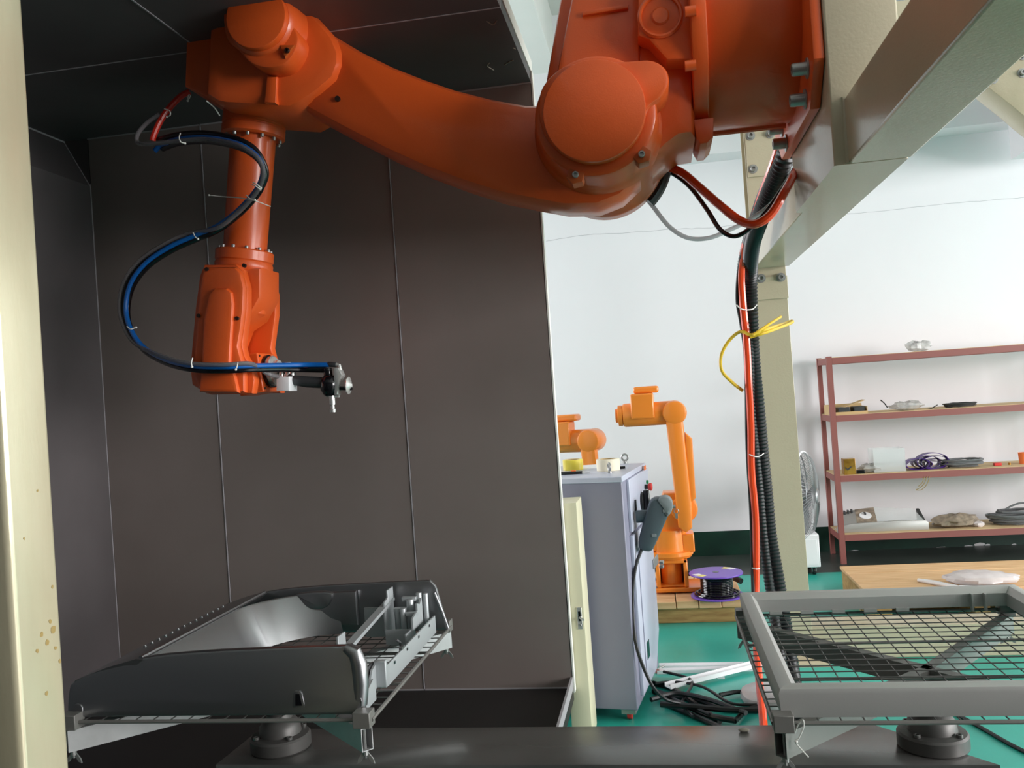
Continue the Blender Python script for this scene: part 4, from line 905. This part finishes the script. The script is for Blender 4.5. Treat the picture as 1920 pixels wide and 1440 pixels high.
# ------------------------------------------------------------------ shelf rack
FY, RYY = 7.86, 8.34
rk = thing('shelf_rack', (2.35, 8.1, GZ*0), 'red-brown steel shelf rack with four wooden boards against the white wall', 'shelf')
K = lambda m, n, mt='rack', **k: m.build(n, mt, rk, **k)
X0r, X1r = 1.47, 3.5
for x in (X0r, X1r-.045):
    for y in (FY, RYY-.045):
        K(MB().prism('Z', [(x, y), (x+.045, y), (x+.045, y+.003), (x+.003, y+.003), (x+.003, y+.045), (x, y+.045)] if y == FY else [(x, y), (x+.003, y), (x+.003, y+.042), (x+.045, y+.042), (x+.045, y+.045), (x, y+.045)], .0, 1.795), 'post')
SZ = [.255, .765, 1.285, 1.785]
for z in SZ:
    K(box((X0r+.046, FY+.002, z-.058), (X1r-.046, FY+.006, z-.004)), 'rail'); K(box((X0r+.046, RYY-.006, z-.058), (X1r-.046, RYY-.002, z-.004)), 'rail')
    K(box((X0r+.004, FY+.046, z-.058), (X0r+.008, RYY-.046, z-.004)), 'rail'); K(box((X1r-.008, FY+.046, z-.058), (X1r-.004, RYY-.046, z-.004)), 'rail')
    K(box((X0r+.01, FY+.01, z-.014), (X1r-.01, RYY-.01, z)), 'shelf_board', 'mdf')
def at(x, z, d=.15): # shelf place: pixel column x at height z, depth d behind the front
    p = P(x, 900, Y=FY+d)
    # correct for roll: walk to the right height
    best = min((abs(P(x, yy, Y=FY+d).z - z), yy) for yy in range(560, 1100, 2))[1]
    return Vector((P(x, best, Y=FY+d).x, FY+d, z))
# top
q = at(1724, SZ[3]); crumple(q, .1, .09, .09, 'crumpled clear bag on the top board of the shelf rack', 'bag', 'plastic_bag', 'bag', 11, 16, .3)
# third board
q = at(1565, SZ[2]); cb_ = thing('cardboard_box', tuple(q), 'open flat cardboard box at the left of the upper middle shelf', 'box')
for a, b in (((-.06, -.09, 0), (.26, .14, .006)), ((-.06, -.09, .006), (.26, -.084, .022)), ((-.06, .134, .006), (.26, .14, .085)), ((-.06, -.084, .006), (-.054, .134, .085)), ((.254, -.084, .006), (.26, .134, .06))):
    box(q+Vector(a), q+Vector(b)).build('panel', 'card', cb_)
MB().box(q+Vector((.06, -.02, .08)), q+Vector((.26, .1, .086)), Matrix.Rotation(-.3, 3, 'Y')).build('flap', 'card', cb_)
for k, (dx, l, lb) in enumerate(((.02, .1, 'black plastic tray piece inside the cardboard box, left'), (.15, .09, 'black plastic tray piece inside the cardboard box, right'))):
    tag(MB().box(q+Vector((dx, -.07, .0075)), q+Vector((dx+l, .08, .06)), Matrix.Rotation(.0, 3, 'Y')).build('plastic_part', 'darkgrey', bev=.006), lb, 'plastic part')
hose('black_wire', [(1651, 750, FY+.12), (1658, 756, FY+.12), (1664, 764, FY+.12)], .005, 'black', 'short black wire curling out of the cardboard box on the shelf', 'wire')
q = at(1700, SZ[2]); crumple(q, .13, .08, .08, 'bubble wrap bag on the upper middle shelf right of the box', 'bag', 'plastic_bag', 'bag', 21, 16, .25)
def coil(c, Rx, Ry, n, r_, mt, label, nm, seed, hz=.01):
    rnd = random.Random(seed); m = MB()
    for k in range(n):
        f = .55+.45*rnd.random(); z = r_ + hz*k*(.6+.4*rnd.random())
        pts = [Vector((c.x + rnd.uniform(-.01, .01) + Rx*f*math.cos(a*math.pi/9), c.y + Ry*f*math.sin(a*math.pi/9), c.z+z+rnd.uniform(0, r_))) for a in range(18)]
        m.tube(pts, r_, 6, closed=True)
    return tag(m.build(nm, mt), label, 'cable')
q = at(1800, SZ[2]); coil(q, .14, .09, 8, .006, 'darkgrey', 'dark cable bundle on the upper middle shelf', 'cable_coil', 5, .004)
hose('black_wire', [(1730, 769, FY+.1), (1745, 766, FY+.1), (1758, 759, FY+.1)], .004, 'black', 'thin black wire lying between bubble bag and dark cable bundle', 'wire')
# second board
q = at(1588, SZ[1], .08); gb = thing('gold_box', tuple(q), 'small gold carton on the lower middle shelf beside the post', 'box')
box(q+Vector((-.03, -.05, 0)), q+Vector((.065, .05, .135))).build('carton', 'gold', gb, bev=.002)
MB().prism('Y', [(q.x-.02, q.z+.07), (q.x, q.z+.05), (q.x+.03, q.z+.075), (q.x+.03, q.z+.06), (q.x, q.z+.035), (q.x-.02, q.z+.055)], q.y-.0512, q.y-.0502).build('printed_mark', 'darkgrey', gb)
q = at(1610, SZ[1], .07); tag(box(q+Vector((-.015, -.02, 0)), q+Vector((.05, .03, .03))).build('black_adapter', 'gloss_black', bev=.004), 'small black adapter right of the gold carton', 'adapter')
q = at(1637, SZ[1]); crumple(q, .12, .09, .075, 'clear plastic bag between gold carton and clear box', 'bag', 'plastic_bag', 'bag', 31, 16, .2)
q = at(1662, SZ[1], .16); ab = thing('clear_box', tuple(q), 'clear plastic box standing on the lower middle shelf', 'box')
for a, b in (((-.12, -.09, 0), (.14, .09, .004)), ((-.12, -.09, .004), (.14, -.087, .2)), ((-.12, .087, .004), (.14, .09, .2)), ((-.12, -.087, .004), (-.117, .087, .2)), ((.137, -.087, .004), (.14, .087, .2))):
    box(q+Vector(a), q+Vector(b)).build('panel', 'acr', ab)
q = at(1735, SZ[1], .16); rr = thing('ribbon_roll', tuple(q), 'loops of shiny purple ribbon on the lower middle shelf', 'ribbon')
for k, (dx, Rx, Rz, tl) in enumerate(((-.08, .1, .05, -.2), (.05, .13, .07, .15), (.08, .12, .055, .05), (-.05, .11, .04, 0), (.03, .1, .055, 0), (.09, .09, .04, 0), (-.02, .07, .045, 0), (.06, .11, .03, 0))):
    m = MB(); n_ = 28; rings = []
    for i in range(n_):
        a = 2*math.pi*i/n_; x = q.x+dx+Rx*math.cos(a); z = q.z+Rz+.002+Rz*math.sin(a)+tl*0
        xi = q.x+dx+(Rx-.004)*math.cos(a); zi = q.z+Rz+.002+(Rz-.004)*math.sin(a); y0_ = q.y-.07+.017*k; y1_ = y0_+.075
        rings.append([(x, y0_, z), (x, y1_, z), (xi, y1_, zi), (xi, y0_, zi)])
    m.loops(rings, closed=True).build('ribbon_loop', 'ribbon', rr)
q = at(1805, SZ[1], .16); coil(q, .17, .1, 9, .008, 'grey_cable', 'grey cable coil on the lower middle shelf right of the ribbon', 'cable_coil', 8, .009)
q = at(1870, SZ[1], .15); tag(box(q+Vector((-.03, -.02, 0)), q+Vector((.03, .02, .024))).build('red_connector', 'red', bev=.004), 'small red plastic piece on the lower middle shelf', 'plastic part')
q = at(1893, SZ[1], .15); tag(MB().cyl(q, q+Vector((0, 0, .02)), .01, n=10).build('brass_fitting', 'gold'), 'tiny brass fitting right of the small red piece', 'fitting')
q = at(1920, SZ[1], .2); tag(MB().lathe(q, (0, 0, 1), [(0, .035), (.09, .04), (.095, .042), (.095, .036), (.02, .03)], 20, unit=True).build('orange_cup', 'label_o'), 'orange cup at the right edge of the lower middle shelf', 'cup')
for px in ([(1743, 893, FY+.0), (1738, 908, FY-.01), (1728, 918, FY-.01), (1718, 919, FY-.01)], [(1738, 893, FY+.0), (1734, 905, FY-.01), (1726, 914, FY-.01), (1718, 918, FY-.01)], [(1733, 894, FY), (1729, 905, FY-.01), (1722, 912, FY-.01)]):
    hose('thin_wire', px, .003, 'rust', 'thin wire end hanging below the lower middle shelf', 'wire', 'thin wires hanging under the shelf')
# bottom board: silver panel, bags, coils
q = at(1655, SZ[0], .1)
hp = thing('appliance_front', tuple(q), 'silver appliance front panel lying on the bottom shelf', 'panel')
q0, q1 = at(1570, SZ[0], .1), at(1741, SZ[0], .1)
hx0, hx1 = q0.x, q1.x; hz = q.z
def hf(y0, y1, prof_, n, mt): MB().prism('Y', prof_, y0, y1, .004).build(n, mt, hp)
fp_ = [(hx0, hz), (hx1, hz), (hx1, hz+.06), (hx1-.02, hz+.078), (hx1-.25, hz+.085), (hx0+.12, hz+.075), (hx0, hz+.05)]
hf(FY+.08, FY+.11, fp_, 'front_face', 'silver_frame')
tp = [(hx0+.02, FY+.112), (hx1-.01, FY+.112), (hx1-.08, FY+.3), (hx0+.1, FY+.3)]
m = MB().loops([[(hx0+.01, FY+.112, hz+.05), (hx0+.17, FY+.112, hz+.075), (hx0+.2, FY+.3, hz+.165), (hx0+.08, FY+.3, hz+.14)], [(hx0+.01, FY+.112, hz+.044), (hx0+.17, FY+.112, hz+.069), (hx0+.2, FY+.3, hz+.159), (hx0+.08, FY+.3, hz+.134)]])
m.build('left_top_face', 'silver_frame', hp)
MB().loops([[(hx0+.34, FY+.112, hz+.083), (hx1-.02, FY+.112, hz+.068), (hx1-.06, FY+.3, hz+.15), (hx0+.36, FY+.3, hz+.178)], [(hx0+.34, FY+.112, hz+.077), (hx1-.02, FY+.112, hz+.062), (hx1-.06, FY+.3, hz+.144), (hx0+.36, FY+.3, hz+.172)]]).build('right_top_face', 'acr', hp)
mid = MB().loops([[(hx0+.17, FY+.112, hz+.076), (hx0+.34, FY+.112, hz+.084), (hx0+.36, FY+.3, hz+.179), (hx0+.2, FY+.3, hz+.166)], [(hx0+.17, FY+.112, hz+.07), (hx0+.34, FY+.112, hz+.078), (hx0+.36, FY+.3, hz+.173), (hx0+.2, FY+.3, hz+.16)]])
mid.build('dial_plate', 'bag_b', hp)
dn = Vector((0, -.49, 1)).normalized(); dcn = Vector((hx0+.265, FY+.2, hz+.122))
MB().cyl(dcn, dcn+dn*.006, .05, n=28).build('dial_face', 'white', hp)
MB().box(dcn+dn*.006+Vector((-.006, 0, 0)), dcn+dn*.006+Vector((.006, .045, .022))).build('dial_pointer', 'darkgrey', hp)
for k in range(4):
    bx_ = hx0+.07+k*.03; box((bx_, FY+.26, hz+.12+k*.004), (bx_+.012, FY+.30, hz+.155+k*.006)).build('rib', 'darkgrey', hp)
MB().cyl((hx0+.02, FY+.3, hz+.003), (hx0+.02, FY+.12, hz+.003), .003, n=6).build('left_lip', 'chrome', hp)
MB().prism('X', [(FY+.1, hz+.05), (FY+.31, hz+.15), (FY+.31, hz), (FY+.1, hz)], hx1-.035, hx1-.005, .006).build('end_cheek', 'darkgrey', hp)
q = at(1790, SZ[0], .17); crumple(q, .2, .12, .11, 'brownish clear plastic bag on the bottom shelf', 'bag_b', 'plastic_bag', 'bag', 41, 18, .2, .2)
q = at(1835, SZ[0], .12); crumple(q, .05, .04, .05, 'small white wrapped piece beside the brownish bag', 'bag_w', 'wrapped_part', 'bag', 43, 10, .15)
q = at(1910, SZ[0], .2); coil(q, .26, .13, 13, .009, 'grey_cable', 'big grey cable coil at the right of the bottom shelf', 'cable_coil', 9, .010)
hose('cable_loop', [(1885, 955, FY+.2), (1898, 948, FY+.2), (1915, 943, FY+.2), (1940, 944, FY+.2)], .008, 'grey_cable', 'single grey cable loop rising from the big coil', 'cable')

# pale debris on the dark floor below the shelves
for k, (x, y, w_) in enumerate(((1603, 1034, .05), (1764, 1028, .06), (1817, 1025, .045), (1838, 1022, .06), (1852, 1022, .03), (1902, 1021, .025))):
    p = P(x, y, Y=WY-.012)
    m = MB().prism('Y', [(p.x+w_*(.6+.5*random.random())*math.cos(a*.7854), max(p.z+w_*.35*(.6+.5*random.random())*math.sin(a*.7854), .002)) for a in range(8)], WY-.0085, WY-.006)
    m.build('paint_chip', 'wall', wb)

# ------------------------------------------------------------------ mobile fan between column and shelf
fc = P(1508, 930, Y=7.55)
fn = thing('floor_fan', (fc.x, 7.6, 0), 'large grey wire-guard fan on a white wheeled base behind the column', 'fan')
F_ = lambda m, n, mt='fan', parent=None, **k: m.build(n, mt, fn if parent is None else parent, **k)
FA = Vector((.93, -.36, -.02)).normalized(); Fc = Vector((fc.x, 7.55, fc.z)); FR = .37
t_ = FA.orthogonal().normalized(); w2 = FA.cross(t_)
# make t_ close to vertical
t_ = (Vector((0, 0, 1)) - FA*FA.z).normalized(); w2 = FA.cross(t_)
F_(MB().torus(Fc, FA, FR, .009, 48, 8), 'guard_rim', 'white')
F_(MB().torus(Fc-FA*.05, FA, FR-.005, .006, 48, 8), 'guard_rim', 'fan')
sw_ = MB()
for k in range(64):
    a = 2*math.pi*k/64; d = t_*math.cos(a) + w2*math.sin(a); d2 = t_*math.cos(a+.25) + w2*math.sin(a+.25)
    sw_.tube([Fc+FA*.1+d*.06, Fc+FA*.085+(d.lerp(d2, .4)).normalized()*FR*.55, Fc+FA*.05+(d.lerp(d2, .8)).normalized()*FR*.88, Fc+(d2)*FR], .0022, 4)
F_(sw_, 'front_guard', 'fan')['kind'] = 'stuff'
sw_ = MB()
for k in range(48):
    a = 2*math.pi*k/48; d = t_*math.cos(a) + w2*math.sin(a)
    sw_.tube([Fc-FA*.13+d*.09, Fc-FA*.11+d*FR*.75, Fc-FA*.05+d*(FR-.005)], .0022, 4)
F_(sw_, 'rear_guard', 'fan')['kind'] = 'stuff'
for rr_ in (.35, .62, .85): F_(MB().torus(Fc+FA*(.1-.09*rr_**2*1.0), FA, FR*rr_, .0022, 40, 4), 'guard_ring', 'fan')
F_(MB().lathe(Fc+FA*.085, FA, [(0, .062), (.02, .062), (.03, .05)], 28, unit=True), 'guard_badge', 'fan')
F_(MB().lathe(Fc-FA*.26, FA, [(0, .06), (.02, .08), (.17, .085), (.2, .05), (.28, .03)], 28, unit=True), 'motor', 'fan')
for k in range(3):
    a = 2*math.pi*k/3+.4; d = t_*math.cos(a)+w2*math.sin(a); e = FA.cross(d)
    m = MB(); L = []
    for s_, wd_, tw in ((.05, .05, .5), (.15, .09, .4), (.25, .12, .3), (.31, .09, .22)):
        c_ = Fc+FA*.0+d*s_; v = (e*math.cos(tw)+FA*math.sin(tw))*wd_; L.append([c_-v, c_+v, c_+v+FA*.004, c_-v+FA*.004])
    F_(m.loops(L), 'blade', 'grey_cable')
F_(MB().tube([Fc-FA*.2, Fc-FA*.2+Vector((0, 0, -.1)), Vector((Fc.x-.18, 7.62, .28))], .02, 12), 'pole', 'fan')
q0, q1 = P(1490, 1040, Y=7.6), P(1532, 1045, Y=7.6)
F_(box((q1.x-.4, 7.44, .07), (q1.x, 7.76, .34)), 'water_tank', 'white', bev=.008)
F_(box((q1.x-.35, 7.437, .09), (q1.x-.02, 7.441, .3)), 'tank_panel', 'white', bev=.001)
for x, y in ((q1.x-.05, 7.48), (q1.x-.35, 7.48), (q1.x-.05, 7.72), (q1.x-.35, 7.72)):
    cs = F_(MB().cyl((x-.012, y, .031), (x+.012, y, .031), .031, n=18, bev=.003), 'caster', 'black')
    F_(MB().box((x-.018, y-.008, .03), (x+.018, y+.008, .07)), 'caster_fork', 'chrome', parent=cs)

bpy.context.view_layer.update()
